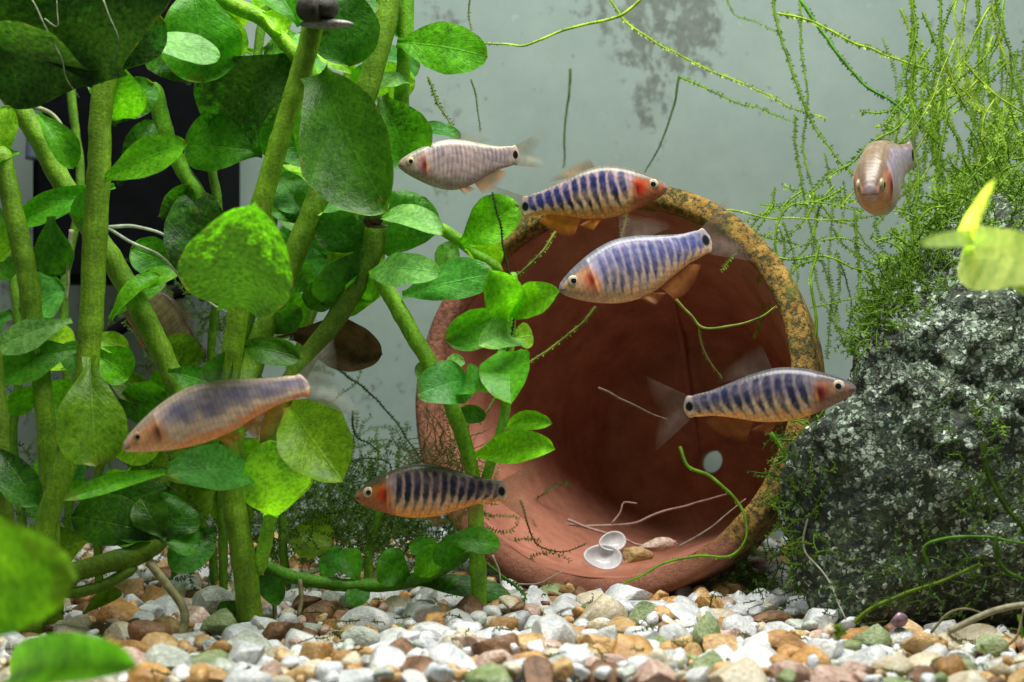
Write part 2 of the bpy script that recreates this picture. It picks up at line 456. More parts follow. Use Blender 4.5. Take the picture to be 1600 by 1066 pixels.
def note(c, r):
    i, j = int(c[0] // 80), int(c[1] // 80)
    for a in (-1, 0, 1):
        for b in (-1, 0, 1): placed_xy.setdefault((i + a, j + b), []).append((c, r))
for n, (px, py, hw, hh, key) in enumerate(KNOWN):
    zc = 14 + hh * 0.35
    D = GD(py, zc); c = P(px, py, D); k = kd(D)
    sh = n % NSH
    V = SHAPE3[sh][0]; ext = (V.max(0) - V.min(0)) / 2
    sc = np.array([hw * k / ext[0], min(hw, hh) * 1.0 * k / ext[1], hh * k / ext[2]])
    placed.append((c, sc, (rng.uniform(-.15, .15), rng.uniform(-.2, .2), rng.uniform(-.3, .3)), sh, key)); note(c, max(hw, hh) * k * 0.8)
def pick_colour(x, y):
    u = rng.random()
    w = math.exp(-((x - 180) / 520) ** 2)                      # more white quartz in the middle
    pr = np.array([0.24 + 0.38 * w, 0.17, 0.15, 0.08, 0.14 - 0.06 * w, 0.10 - 0.04 * w, 0.05, 0.07]); pr /= pr.sum()
    return SKEYS[int(np.searchsorted(np.cumsum(pr), u))]
for lo, hi, tries, gap in ((32, 44, 2600, 0.72), (21, 33, 7000, 0.70), (10, 19, 14000, 0.62)):
    for _ in range(tries):
        y = -520 + 1410 * rng.random() ** 1.15
        x = rng.uniform(-1, 1) * (800 * kd(y) + 90)
        r = rng.uniform(lo, hi)
        c = np.array([x, y, bed_z(x, y) + (r * 0.25 if lo > 10 else r * 0.9 + 6)])
        if in_rock(c) or inside_pot(c + [0, 0, 12], 6) or not try_put(c, r, gap): continue
        placed.append((c, np.array([r, r, r * 1.0]), (rng.uniform(-.6, .6), rng.uniform(-.6, .6), rng.uniform(0, 6.28)), int(rng.integers(NSH)), pick_colour(x, y)))
        note(c, r)
def seen_size(e):
    c, sc = e[0], e[1]; k = kd(c[1]); x = c[0] / k + 800; y = 533 - (c[2] - CAMH) / k
    if not (-10 < x < 1610 and y < 1085): return 0
    return sc.mean() / k * (1 if c[1] < 250 else 0.5)
order = sorted(range(len(placed)), key=lambda i: (0 if i < len(KNOWN) else 1, -seen_size(placed[i])))
PME = {}
rest = Bag()
for _ in range(5200):
    y = -500 + 1380 * rng.random() ** 1.3; x = rng.uniform(-1, 1) * (800 * kd(y) + 60); r = rng.uniform(3, 8.5)
    c = np.array([x, y, bed_z(x, y) + rng.uniform(-2, 14)])
    if in_rock(c) or inside_pot(c + [0, 0, 12], 6): continue
    V, Fc = SHAPE1[int(rng.integers(NSH))]; rest.put((V * r) @ rotm(*rng.uniform(0, 6.28, 3)).T + c, Fc, SKEYS.index(pick_colour(x, y)))
for rank, i in enumerate(order):
    c, sc, ro, sh, key = placed[i]
    if rank < 300:
        kk = (sh, key)
        if kk not in PME:
            PME[kk] = make_mesh('pebble', SHAPE3[sh][0] * 30.0, SHAPE3[sh][1], STONE[key]); PME[kk].set_sharp_from_angle(angle=math.radians(32 if sh % 3 == 0 else 60))
        o = bpy.data.objects.new('pebble', PME[kk])
        _link(o, bed, c, None, None, None, None)
        o.scale = (sc / 30.0).tolist(); o.rotation_euler = ro
    else:
        V, Fc = (SHAPE2 if c[1] < 300 else SHAPE1)[sh]
        rest.put((V * sc) @ rotm(*ro).T + c, Fc, SKEYS.index(key))
add('small_gravel', rest.verts(), rest.f, [STONE[k] for k in SKEYS], bed, kind='stuff', midx=rest.m)

DEBRIS_SPOTS = [p_[0] for p_ in placed if p_[0][1] < 420]
# ------------------------------------------------------------------ terracotta pot lying on its side
def mat_pot(name, algae):
    m = M(name)
    n = m.noise(70, 4, 0.6); n2 = m.noise(6, 3, 0.7); n3 = m.noise(9, 5, 0.8)
    c = m.ramp(n, [(0.3, (0.28, 0.105, 0.066)), (0.7, (0.45, 0.19, 0.125))])
    c = m.mix(0.4, c, m.ramp(n2, [(0.3, (0.7, 0.7, 0.7)), (0.7, (1.2, 1.2, 1.2))]), 'MULTIPLY')
    if algae:
        # ochre film with black-green specks; thins out towards the left and the bottom of the rim
        sep = m.node('ShaderNodeSeparateXYZ'); m.link(m.co, sep.inputs[0])
        pos = m.math('ADD', m.math('MULTIPLY', sep.outputs[0], 1.0 / (340 * S)), m.math('MULTIPLY', sep.outputs[2], 0.75 / (340 * S)))
        g = m.math('ADD', m.math('MULTIPLY', pos, 0.5), m.math('MULTIPLY', m.noise(45, 3), 0.8))
        g = m.ramp(g, [(0.28, 0.0), (0.48, 1.0)])
        och = m.ramp(m.noise(26, 3), [(0.3, (0.26, 0.13, 0.025)), (0.7, (0.48, 0.30, 0.07))])
        sp = m.ramp(m.math('ADD', m.math('MULTIPLY', n3, 0.75), m.math('MULTIPLY', m.noise(34, 4, 0.7), 0.3)), [(0.49, 0.0), (0.56, 1.0)])
        film = m.mix(sp, och, m.ramp(n2, [(0.3, (0.03, 0.025, 0.012)), (0.7, (0.10, 0.10, 0.03))]))
        grn = m.ramp(m.noise(90, 2), [(0.55, 0.0), (0.7, 0.6)])
        film = m.mix(grn, film, (0.20, 0.24, 0.04))
        dirt = m.math('MULTIPLY', m.ramp(n3, [(0.46, 0.0), (0.58, 0.85)]), m.ramp(m.math('ADD', m.math('MULTIPLY', sep.outputs[2], 0.5 / (340 * S)), 0.5), [(0.1, 0.15), (0.35, 1.0)]))
        c = m.mix(dirt, c, (0.10, 0.055, 0.03))
        c = m.mix(g, c, film)
        m.bump(m.math('ADD', m.math('MULTIPLY', n2, 0.6), m.math('MULTIPLY', n3, -1.4)), 5.0, 0.9)
    else:
        dp = m.node('ShaderNodeVectorMath', operation='DOT_PRODUCT'); m.link(m.co, dp.inputs[0]); dp.inputs[1].default_value = tuple(POT_A)
        ringz = m.math('SINE', m.math('ADD', m.math('MULTIPLY', dp.outputs['Value'], 6.2832 / (34 * S)), m.math('MULTIPLY', n, 4.0)))
        c = m.mix(0.10, c, m.ramp(m.math('ADD', m.math('MULTIPLY', ringz, 0.5), 0.5), [(0.0, (0.75, 0.75, 0.75)), (1.0, (1.2, 1.2, 1.2))]), 'MULTIPLY')
        st = m.ramp(m.noise(38, 5, 0.75), [(0.56, 0.0), (0.72, 0.4)]); c = m.mix(st, c, (0.10, 0.045, 0.025))
        m.bump(m.math('ADD', n2, m.math('ADD', m.math('MULTIPLY', n, 2.0), m.math('MULTIPLY', ringz, 0.15))), 2.6, 0.6)
    m.p(Base_Color=c, Roughness=0.75, Specular_IOR_Level=0.2)
    return m.mat
pot = thing('terracotta_pot', [POT_C[0] + 60, POT_C[1] + 200, 0], 'terracotta flower pot lying on its side with algae on the rim', 'flower pot')
pu = nrm(np.cross(POT_A, [1, 0, 0])); pu = pu if pu[2] > 0 else -pu
pr_ = nrm(np.cross(POT_A, pu)); pr_ = pr_ if pr_[0] > 0 else -pr_
PS = 1.06                                # the pot is 7.2 cm across the rim
def revolve(prof, nseg=128, wob=0.0, seed=1):
    prof = np.asarray(prof, float) * [1.0, PS]
    an = np.linspace(0, 2 * math.pi, nseg, endpoint=False)
    V = []
    for z, r in prof:
        V.append(POT_C + POT_A * z + r * (np.cos(an)[:, None] * pr_ + np.sin(an)[:, None] * pu))
    V = np.vstack(V)
    if wob: V = V + nrm_rows(V - POT_C) * (wob * vnoise(V, 30, seed))[:, None]
    return V, grid_faces(len(prof), nseg, True)
def nrm_rows(a): return a / (np.linalg.norm(a, axis=1, keepdims=True) + 1e-9)
# collar with the lip
lip = [(128, 312), (128, 325), (122, 331), (90, 335), (40, 339), (14, 341), (4, 338), (0, 330), (-1, 321), (0, 312), (4, 306), (14, 303), (40, 302)]
V, Fc = revolve(lip, 160, 1.6); add('rim', V, Fc, mat_pot('terracotta_with_ochre_algae', True), pot, origin=POT_C)
inner = [(36, 301.6), (80, 298), (126, 292), (136, 278), (150, 274)] + [(z, 274 - (z - 150) * 0.235) for z in range(180, 521, 30)] + [(526, 180), (532, 170)]
V, Fc = revolve(inner, 128, 0.8, 2); add('inner_wall', V, Fc, mat_pot('terracotta', False), pot, origin=POT_C)
outer = [(124, 311), (140, 309)] + [(z, 309 - (z - 140) * 0.235) for z in range(170, 561, 30)] + [(562, 206), (565, 202)]
V, Fc = revolve(outer, 128, 0.8, 3); add('outer_wall', V, Fc, bpy.data.materials['terracotta'], pot, origin=POT_C)
# the base has a drain hole that shows the back wall; its place is set by a sight line through the photo
hp = P(1110, 720, 0); eye = np.array([0, -F, CAMH]); hd = hp - eye
th = ((POT_C + POT_A * 533 - eye) @ POT_A) / (hd @ POT_A); hole = eye + hd * th
hv = hole - (POT_C + POT_A * 533); ho = np.array([hv @ pr_, hv @ pu])
an = np.linspace(0, 2 * math.pi, 64, endpoint=False)
def ring(z, cx, cy, r): return POT_C + POT_A * z + (cx + r * np.cos(an))[:, None] * pr_ + (cy + r * np.sin(an))[:, None] * pu
rows = []
for t in np.linspace(0, 1, 8): rows.append(ring(532.5 - 3 * t, ho[0] * t, ho[1] * t, 171 * PS + (25 - 171 * PS) * t))
rows.append(ring(540, ho[0], ho[1], 23)); rows.append(ring(566, ho[0], ho[1], 24))
for t in np.linspace(0.15, 1, 6): rows.append(ring(566, ho[0] * (1 - t), ho[1] * (1 - t), 24 + (203 * PS - 24) * t))
add('base', np.vstack(rows), grid_faces(len(rows), 64, True), bpy.data.materials['terracotta'], pot, origin=POT_C)

# a low ridge following a vertical tonal edge inside the pot, found along sight lines through the photo
inner_ridge = []
for px, py in catmull([(1046, 430, 0), (1062, 520, 0), (1078, 620, 0), (1092, 715, 0), (1098, 770, 0)], 12)[:, :2]:
    d = nrm(P(px, py, 0) - eye)
    for t in np.arange(2500, 3400, 2.0):
        q = eye + d * t - POT_C; z = q @ POT_A; r = np.linalg.norm(q - POT_A * z)
        if z > 20 and (z > 529 or r > PS * (274 - (z - 150) * 0.235 if z > 150 else 292)):
            inner_ridge.append(eye + d * t); break
inner_ridge = np.array(inner_ridge); inner_ridge = np.array([inner_ridge[max(0, i - 3):i + 4].mean(0) for i in range(len(inner_ridge))])
V, Fc = tube(inner_ridge, 8 * np.sin(np.linspace(0.1, 3.05, len(inner_ridge))) + 0.3, 12); V = V + 1.5 * vnoise(V, 14, 6)[:, None]
add('inner_ridge', V, Fc, bpy.data.materials['terracotta'], pot, origin=POT_C)

# ------------------------------------------------------------------ black filter box behind the plants
def boxv(x0, x1, y0, y1, z0, z1, b=6):
    """box with chamfered edges"""
    import bmesh
    bm = bmesh.new(); bmesh.ops.create_cube(bm, size=1.0)
    for v in bm.verts:
        v.co = ((x0 + x1) / 2 + v.co.x * (x1 - x0), (y0 + y1) / 2 + v.co.y * (y1 - y0), (z0 + z1) / 2 + v.co.z * (z1 - z0))
    bmesh.ops.bevel(bm, geom=list(bm.edges), offset=b, segments=2, affect='EDGES', profile=0.5)
    bm.verts.index_update(); out = np.array([v.co[:] for v in bm.verts]), [tuple(v.index for v in f.verts) for f in bm.faces]; bm.free(); return out
BLK = mat_plain("black_plastic", (0.0018, 0.002, 0.0025), (0.004, 0.0044, 0.0055), 60, 0.8, 0.3, 0.04)
a, b_ = P(48, 440, 560), P(345, -60, 560)
fil = thing('filter_box', [(a[0] + b_[0]) / 2, 640, a[2]], 'black plastic filter box hanging behind the leafy stems', 'filter')
V, Fc = boxv(a[0], b_[0], 560, 790, a[2], b_[2], 14); add('housing', V, Fc, BLK, fil, smooth=False)
V, Fc = boxv(a[0] - 8, b_[0] + 8, 548, 795, b_[2] - 150, b_[2] - 90, 8); add('lid_seam', V, Fc, BLK, fil, smooth=False)
V, Fc = tube(catmull([P(52, -60, 520), P(54, 150, 520), P(50, 250, 520)]), 13, 14)
add('air_tube', V, Fc, mat_plain('bluish_tube', (0.05, 0.07, 0.11), (0.09, 0.11, 0.16), 60, 0.2, 0.1, 0.6), fil)
V, Fc = tube(catmull([P(335, 438, 540), P(270, 462, 520), P(200, 505, 500), P(150, 540, 500)]), 13, 14)
add('outlet_pipe', V, Fc, BLK, fil)
# ------------------------------------------------------------------ speckled rock at the right
def mat_rock():
    m = M('speckled_dark_rock')
    n = m.noise(130, 4, 0.65); n2 = m.noise(9, 3, 0.7); 
    dn = m.node('ShaderNodeTexNoise'); dn.inputs['Scale'].default_value = 1 / (9 * S); dn.inputs['Detail'].default_value = 2; m.link(m.co, dn.inputs['Vector'])
    off = m.node('ShaderNodeVectorMath', operation='SCALE'); m.link(dn.outputs['Color'], off.inputs[0]); off.inputs['Scale'].default_value = 20 * S
    wc = m.node('ShaderNodeVectorMath', operation='ADD'); m.link(m.co, wc.inputs[0]); m.link(off.outputs[0], wc.inputs[1])
    v = m.voro(8.0, co=wc.outputs[0]); hs = m.node('ShaderNodeSeparateColor'); m.link(v.outputs['Color'], hs.inputs[0])
    base = m.ramp(n2, [(0.3, (0.006, 0.008, 0.006)), (0.7, (0.035, 0.044, 0.033))])
    moss = m.ramp(m.noise(70, 4, 0.7), [(0.5, 0.0), (0.64, 0.7)])
    base = m.mix(moss, base, m.ramp(n2, [(0.3, (0.02, 0.035, 0.010)), (0.7, (0.07, 0.10, 0.03))]))
    mp = m.node('ShaderNodeMapping'); mp.inputs['Rotation'].default_value = (0, 0.25, 0); mp.inputs['Scale'].default_value = (0.5, 0.7, 1.4); m.link(m.co, mp.inputs[0])
    lay = m.noise(120, 4, 0.7, co=mp.outputs[0])
    sep = m.node('ShaderNodeSeparateXYZ'); m.link(m.co, sep.inputs[0])
    hgt = m.math('MULTIPLY', sep.outputs[2], 0.0009 / S)          # the crust is thicker on the crown
    thr = m.math('ADD', m.math('MULTIPLY', lay, 2.6), m.math('SUBTRACT', hgt, 1.10))
    fl = m.math('LESS_THAN', hs.outputs[0], thr)
    fl = m.math('MULTIPLY', fl, m.ramp(v.outputs['Distance'], [(0.45, 1.0), (0.75, 0.0)]))
    wht = m.ramp(hs.outputs[1], [(0.0, (0.07, 0.11, 0.06)), (0.5, (0.25, 0.34, 0.24)), (1.0, (0.58, 0.68, 0.56))])
    mot = m.noise(11, 5, 0.8); mot = m.math('MULTIPLY', m.ramp(mot, [(0.46, 0.0), (0.62, 1.0)]), m.ramp(m.noise(55, 4, 0.7), [(0.42, 0.1), (0.62, 1.0)]))
    base = m.mix(mot, base, m.ramp(m.noise(5, 2), [(0.3, (0.03, 0.045, 0.024)), (0.7, (0.16, 0.215, 0.135))]))
    c = m.mix(m.math('MULTIPLY', fl, m.ramp(m.noise(14, 4, 0.75), [(0.34, 0.3), (0.54, 1.0)])), base, wht)
    fl2 = m.math('MULTIPLY', m.math('LESS_THAN', hs.outputs[2], 0.22), m.ramp(v.outputs['Distance'], [(0.3, 0.8), (0.6, 0.0)]))
    c = m.mix(fl2, c, m.ramp(hs.outputs[1], [(0.0, (0.05, 0.075, 0.03)), (0.6, (0.13, 0.16, 0.08)), (1.0, (0.32, 0.36, 0.24))]))
    m.p(Base_Color=c, Roughness=0.62, Specular_IOR_Level=0.3)
    m.bump(m.math('ADD', m.math('MULTIPLY', fl, 0.9), n2), 5.0, 0.8)
    return m.mat
SIL = [(1160, 790), (1166, 730), (1195, 685), (1250, 640), (1300, 585), (1325, 520), (1358, 450), (1412, 388), (1480, 338), (1555, 284), (1660, 244), (1800, 280),
       (1880, 480), (1900, 700), (1850, 920), (1700, 1010), (1540, 1012), (1440, 1000), (1330, 990), (1250, 955), (1206, 905), (1172, 850)]
RC = P(1545, 700, 140)
ang, rad = [], []
for x, y in SIL:
    d = P(x, y, 90) - RC; ang.append(math.atan2(d[2], d[0])); rad.append(math.hypot(d[0], d[2]))
o_ = np.argsort(ang); ang = np.array(ang)[o_]; rad = np.array(rad)[o_]
V, Fc = ico(7)
thv = np.arctan2(V[:, 2], V[:, 0]); cx = np.hypot(V[:, 0], V[:, 2])
rs = np.interp(thv, np.r_[ang - 2 * math.pi, ang, ang + 2 * math.pi], np.r_[rad, rad, rad])
e = 0.75
Q = np.zeros_like(V)
Q[:, 0] = np.cos(thv) * rs * cx ** e; Q[:, 2] = np.sin(thv) * rs * cx ** e
Q[:, 1] = np.sign(V[:, 1]) * np.abs(V[:, 1]) ** 0.8 * 250
nn = nrm_rows(V * np.array([1, 1.3, 1]))
Q += nn * (26 * fbm(Q, 160, 3, 4))[:, None]
# broken faces: planes cut into the block, and a few slanting cracks
rr = np.random.default_rng(12)
for _ in range(26):
    n_ = nrm(rr.normal(size=3) * [1, 1.2, 0.9]); h_ = Q @ n_; d_ = np.quantile(h_, rr.uniform(0.93, 0.99)); Q = Q - n_ * (np.clip(h_ - d_, 0, None) * 0.8)[:, None]
lay = Q[:, 2] * 0.8 + Q[:, 0] * 0.45 + 40 * vnoise(Q, 110, 8)
for d_, w_ in ((-150, 10), (-60, 14), (40, 9), (130, 13), (210, 8)):
    Q -= nn * (16 * np.exp(-((lay - d_ + 18 * vnoise(Q, 50, 41)) / w_) ** 2) * smooth(-0.35, 0.25, vnoise(Q, 130, int(50 + w_))))[:, None]
ridge = 1 - np.abs(vnoise(Q, 70, 11)); Q += nn * (ridge * 16 - 8)[:, None]
Q += nn * (7.0 * fbm(Q, 24, 3, 21) + 2.6 * vnoise(Q, 6.5, 25))[:, None]
Q += RC
tl = smooth(660, 530, Q[:, 0]); Q[:, 1] = RC[1] + (Q[:, 1] - RC[1]) * (1 - 0.72 * tl) - 215 * tl       # its left shoulder leans out in front of the pot
Q[:, 2] = np.maximum(Q[:, 2], -20)
rock = add('rock', Q, Fc, mat_rock(), origin=(RC[0], RC[1], 0), label='large dark rock crusted with pale speckles, beside the pot', cat='rock')
ROCK_Q = Q.copy()
# ------------------------------------------------------------------ leafy stems
TONE = {'lime': (0.26, 0.55, 0.018), 'bright': (0.13, 0.43, 0.012), 'mid': (0.075, 0.30, 0.012), 'dark': (0.04, 0.16, 0.010),
        'olive': (0.12, 0.25, 0.008), 'pale': (0.24, 0.54, 0.13), 'sea': (0.085, 0.32, 0.05), 'deep': (0.045, 0.15, 0.006)}  # dark has leaf shade mixed into the colour; pale is a painted highlight tone
NL, NW = 22, 12
def leaf_mesh(B, T, w, phi, bend=0.10, cup=0.10, shape=0.62, seed=0, base_w=0.22, curl=0.0, calm=False):
    B, T = np.asarray(B, float), np.asarray(T, float)
    L = np.linalg.norm(T - B); a = (T - B) / L
    view = nrm(np.array([0, -F, CAMH]) - (B + T) / 2)
    n0 = nrm(view - a * (view @ a)); s0 = np.cross(n0, a)
    if s0[2] + 0.01 * s0[0] < 0: s0 = -s0
    ph = math.radians(phi); n = math.cos(ph) * n0 + math.sin(ph) * s0; s = -math.sin(ph) * n0 + math.cos(ph) * s0
    W = w / max(0.35, math.cos(ph)) / 2
    r = np.random.default_rng(seed)
    t = np.linspace(0, 1, NL); t = 0.35 * t + 0.65 * np.sin(t * math.pi / 2); u = np.linspace(-1, 1, NW)
    tt = np.clip(t, 1e-4, 1 - 1e-4)
    q = tt ** (math.log(0.5) / math.log(shape))               # peak of the outline at t = shape
    prof = np.sin(math.pi * q) ** np.where(tt > shape, 0.47, 0.66)
    prof = np.maximum(prof, base_w * (1 - smooth(0.0, 0.35, tt))); prof[-1] = 0.02
    asym = r.uniform(-0.16, 0.16); cup = cup + r.uniform(-0.12, 0.22); bend = bend + r.uniform(-0.05, 0.07); wav = r.uniform(0.03, 0.09); fq = r.uniform(7, 13)
    if calm: asym = 0.0; wav = 0.01; cup = 0.05; bend = 0.05
    V, UV = [], []
    ph1, ph2 = r.uniform(0, 6.28, 2)
    for i in range(NL):
        for j in range(NW):
            uu = u[j]; ww = W * prof[i] * (1 + asym * uu)
            x = uu * ww
            edge = 1 + 0.03 * math.sin(9 * t[i] + ph1 + uu) + 0.015 * math.sin(27 * t[i] + ph2 * 3 + 2 * uu)
            h = L * bend * 4 * t[i] * (1 - t[i]) - curl * L * t[i] ** 2 + cup * W * (uu * uu) * (0.4 + prof[i]) - 0.06 * W * (1 - abs(uu)) ** 4
            h += wav * W * math.sin(fq * t[i] + ph2 + 2.0 * uu) * (0.3 + abs(uu))
            V.append(B + a * (L * t[i]) + s * x * edge + n * h); UV.append((t[i], 0.5 + uu / 2))
    return np.array(V), grid_faces(NL, NW), np.array(UV)
_ls = [0]
def leaf(parent, D, bx, by, tx, ty, w, phi=10, tone='mid', alg_shade=0.0, dt=None, db=0.0, **kw):
    _ls[0] += 1; sd = _ls[0]
    r = np.random.default_rng(sd)
    if dt is None: dt = r.uniform(-35, 35)
    d1, d2 = D + db, D + dt
    V, Fc, UV = leaf_mesh(P(bx, by, d1), P(tx, ty, d2), w * kd(D), phi, seed=sd, **kw)
    c = np.array(TONE[tone]) * r.uniform(0.9, 1.25) * np.array([r.uniform(0.9, 1.12), 1, r.uniform(0.85, 1.15)])
    return add('leaf', V, Fc, LEAF, parent, origin=P(bx, by, d1), color=(*c, alg_shade), uv=UV)
def stem(parent, pts, w, tone=(0.14, 0.20, 0.02), name='stem', nodes=()):
    """pts: (x, y, D) photo points; w: width in photo pixels"""
    c = catmull([P(*p) for p in pts], 7.0)
    c = c + np.stack([1.5 * vnoise(c, 40, len(c)), 0 * c[:, 0], 0 * c[:, 0]], 1)
    ks = kd(np.mean([p[2] for p in pts]))
    rad = np.full(len(c), w * ks / 2)
    tcur = np.linspace(0, 1, len(c))
    rad *= 1 + 0.05 * np.sin(tcur * 9 + w)
    rad[-1] *= 0.3; rad[-2] *= 0.75; rad[0] *= 0.5; rad[1] *= 0.85
    if not len(nodes) or len(c) > 25: nodes = list(nodes) + [q_ for q_ in np.arange(0.09, 0.97, 15.0 / len(c)) if all(abs(q_ - z_) > 0.06 for z_ in nodes)]
    for nd in nodes: rad *= 1 + 0.06 * np.exp(-((tcur - nd) * len(c) * 7 / (w * 0.32)) ** 2)
    V, Fc = tube(c, rad, 14)
    V = V + 0.8 * vnoise(V, 14, 5)[:, None]
    return add(name, V, Fc, STEM, parent, color=(*tone, 1))
def plant(label, base, group='leafy water plants at the left'):
    return thing('stem_plant', P(*base), label, 'water plant', group)
OLV, GRN, LIM, DKO = (0.20, 0.36, 0.022), (0.18, 0.42, 0.02), (0.28, 0.56, 0.03), (0.12, 0.20, 0.015)

# A: stem rising on the left edge
p = plant('thick olive stem nearest the left edge with broad leaves', (78, 800, -80))
stem(p, [(0, 230, -80), (22, 330, -80), (42, 430, -80), (60, 560, -80), (72, 660, -90), (76, 800, -90), (84, 990, -95)], 31, OLV, nodes=(0.32, 0.62))
for a in [(38, 352, -25, 395, 62, 15, 'lime'), (125, 545, -12, 585, 66, 20, 'mid', 0.15), (112, 500, -8, 545, 48, 15, 'pale'), (60, 545, 30, 600, 30, 40, 'bright'),
          (80, 338, 86, 432, 62, -10, 'dark', 0.3), (6, 255, 12, 165, 42, 20, 'lime'), (58, 178, 114, 264, 46, 20, 'mid', 0.2), (30, 240, -20, 260, 26, 55, 'mid'),
          (20, 345, -30, 330, 40, -15, 'pale'), (40, 400, -15, 425, 46, -20, 'mid', 0.2), (60, 600, 5, 640, 40, -20, 'bright')]:
    leaf(p, -70, *a)
# B: diagonal stem crossing behind
p = plant('slanting olive stem crossing behind the upright stem at left', (285, 640, 60))
stem(p, [(-40, 60, 0), (10, 140, 0), (60, 215, 10), (105, 300, 20), (170, 400, 30), (222, 490, 40), (262, 570, 50), (296, 650, 40), (318, 738, 0)], 34, OLV, nodes=(0.42, 0.72))
for a in [(180, 292, 28, 348, 46, 25, 'mid', 0.2), (175, 500, 250, 430, 26, 40, 'bright'), (130, 530, 202, 545, 34, 15, 'lime'), (140, 545, 202, 592, 62, 10, 'bright'),
          (262, 580, 330, 600, 40, 10, 'mid', 0.4)]:
    leaf(p, 10, *a)
# C: upright stem with the big dark canopy leaf
p = plant('upright stem at left under a big algae-covered leaf with underside shade in its colour', (75, 830, -150))
stem(p, [(172, 90, -120), (160, 160, -120), (152, 300, -125), (146, 430, -130), (138, 560, -135), (122, 660, -140), (95, 750, -145), (68, 835, -150), (48, 1000, -160)], 36, (0.21, 0.36, 0.02), nodes=(0.08, 0.3, 0.64))
leaf(p, -170, 165, 128, 90, -95, 290, -15, 'dark', 0.75, dt=-60, bend=0.08)
leaf(p, -175, 150, 118, -25, 62, 130, -30, 'dark', 0.8, dt=-40)
leaf(p, -150, 180, 112, 246, 20, 70, -10, 'dark', 0.7)
leaf(p, -130, 160, 282, 292, 226, 56, 32, 'bright', 0.0, dt=-60)
leaf(p, -120, 178, 90, 192, 188, 68, 10, 'bright', 0.35, dt=60)
leaf(p, -160, 140, 556, 150, 730, 108, -8, 'olive', 0.1, dt=-70, shape=0.68)
leaf(p, -110, 152, 292, 118, 345, 26, 40, 'mid', 0.2)
leaf(p, -140, 40, -5, 0, 66, 40, 10, 'lime')
leaf(p, -120, 200, 60, 344, 88, 44, 45, 'pale', 0.0, dt=20)
leaf(p, -100, 135, 120, 165, 150, 30, 20, 'bright')
leaf(p, -60, 175, 195, 240, 130, 60, 10, 'mid', 0.5)
leaf(p, -60, 185, 290, 240, 190, 45, 0, 'dark', 0.5)
# D: far left edge dark stem
p = plant('dark stem cut off by the left edge of the tank view', (4, 800, -160))
stem(p, [(-12, 540, -160), (-4, 640, -160), (2, 740, -160), (8, 860, -160), (14, 1010, -160)], 30, DKO)
leaf(p, -170, -5, 700, 60, 790, 60, 0, 'dark', 0.5)
leaf(p, -150, 0, 640, -40, 560, 60, 0, 'bright')
# E: green stem behind, upper middle
p = plant('thin green stem in front of the black filter box', (320, 340, 120))
stem(p, [(238, 130, 110), (262, 215, 115), (288, 270, 115), (312, 310, 120), (330, 380, 130)], 25, GRN, nodes=(0.3,))
leaf(p, 100, 410, 238, 288, 226, 96, 10, 'mid', 0.35)
leaf(p, 130, 290, 422, 204, 388, 62, 10, 'mid', 0.3)
leaf(p, 120, 330, 432, 300, 298, 86, -5, 'dark', 0.75)
leaf(p, 140, 250, 340, 300, 290, 44, 0, 'dark', 0.5)
leaf(p, 60, 205, 455, 282, 425, 28, 30, 'bright')
leaf(p, 110, 170, 500, 260, 440, 30, 30, 'mid')
leaf(p, 160, 230, 480, 200, 440, 40, 0, 'dark', 0.4)
# F: bright top stem with wide leaves
p = plant('bright green stem at the top with a wide rounded leaf', (480, 100, 60))
stem(p, [(320, -30, 60), (360, 5, 60), (408, 28, 60), (440, 60, 62), (480, 105, 66), (515, 150, 70)], 25, LIM, nodes=(0.45,))
leaf(p, 40, 300, -30, 318, 130, 128, 5, 'mid', 0.1, dt=10)
leaf(p, 60, 345, 12, 372, 92, 48, 10, 'lime'); leaf(p, 50, 408, 22, 452, 46, 40, 20, 'lime'); leaf(p, 70, 400, 20, 425, -40, 60, 10, 'lime')
leaf(p, 80, 466, 85, 336, 205, 150, 0, 'mid', 0.8, dt=40)
leaf(p, 90, 250, 10, 190, -60, 80, 0, 'bright'); leaf(p, 95, 500, 130, 420, 250, 90, 0, 'mid', 0.5)
leaf(p, 105, 320, 105, 300, 30, 110, 0, 'mid', 0.5); leaf(p, 110, 300, 130, 240, 60, 90, 0, 'mid', 0.6)
# G: long stem from the top centre-left with the big mottled leaf
p = plant('long slanting stem ending behind a big mottled leaf near the front', (370, 600, -80))
stem(p, [(512, -60, -110), (492, 30, -110), (470, 110, -108), (440, 210, -105), (412, 310, -100), (390, 400, -95), (374, 480, -90), (362, 560, -85), (352, 640, -80)], 33, (0.23, 0.40, 0.02), nodes=(0.12, 0.56))
leaf(p, -190, 378, 482, 398, 316, 164, 8, 'bright', 0.82, dt=-230, shape=0.58, base_w=0.42)
leaf(p, -90, 320, 470, 285, 320, 80, 0, 'dark', 0.7)
leaf(p, -70, 540, -30, 545, 104, 112, -8, 'dark', 0.45); leaf(p, -60, 470, 40, 420, -40, 70, 0, 'mid', 0.2); leaf(p, -60, 500, 30, 590, 0, 60, 30, 'dark', 0.4)
leaf(p, -95, 362, 545, 330, 600, 46, 0, 'dark', 0.4); leaf(p, -70, 372, 540, 470, 560, 46, 20, 'deep', 0.3)
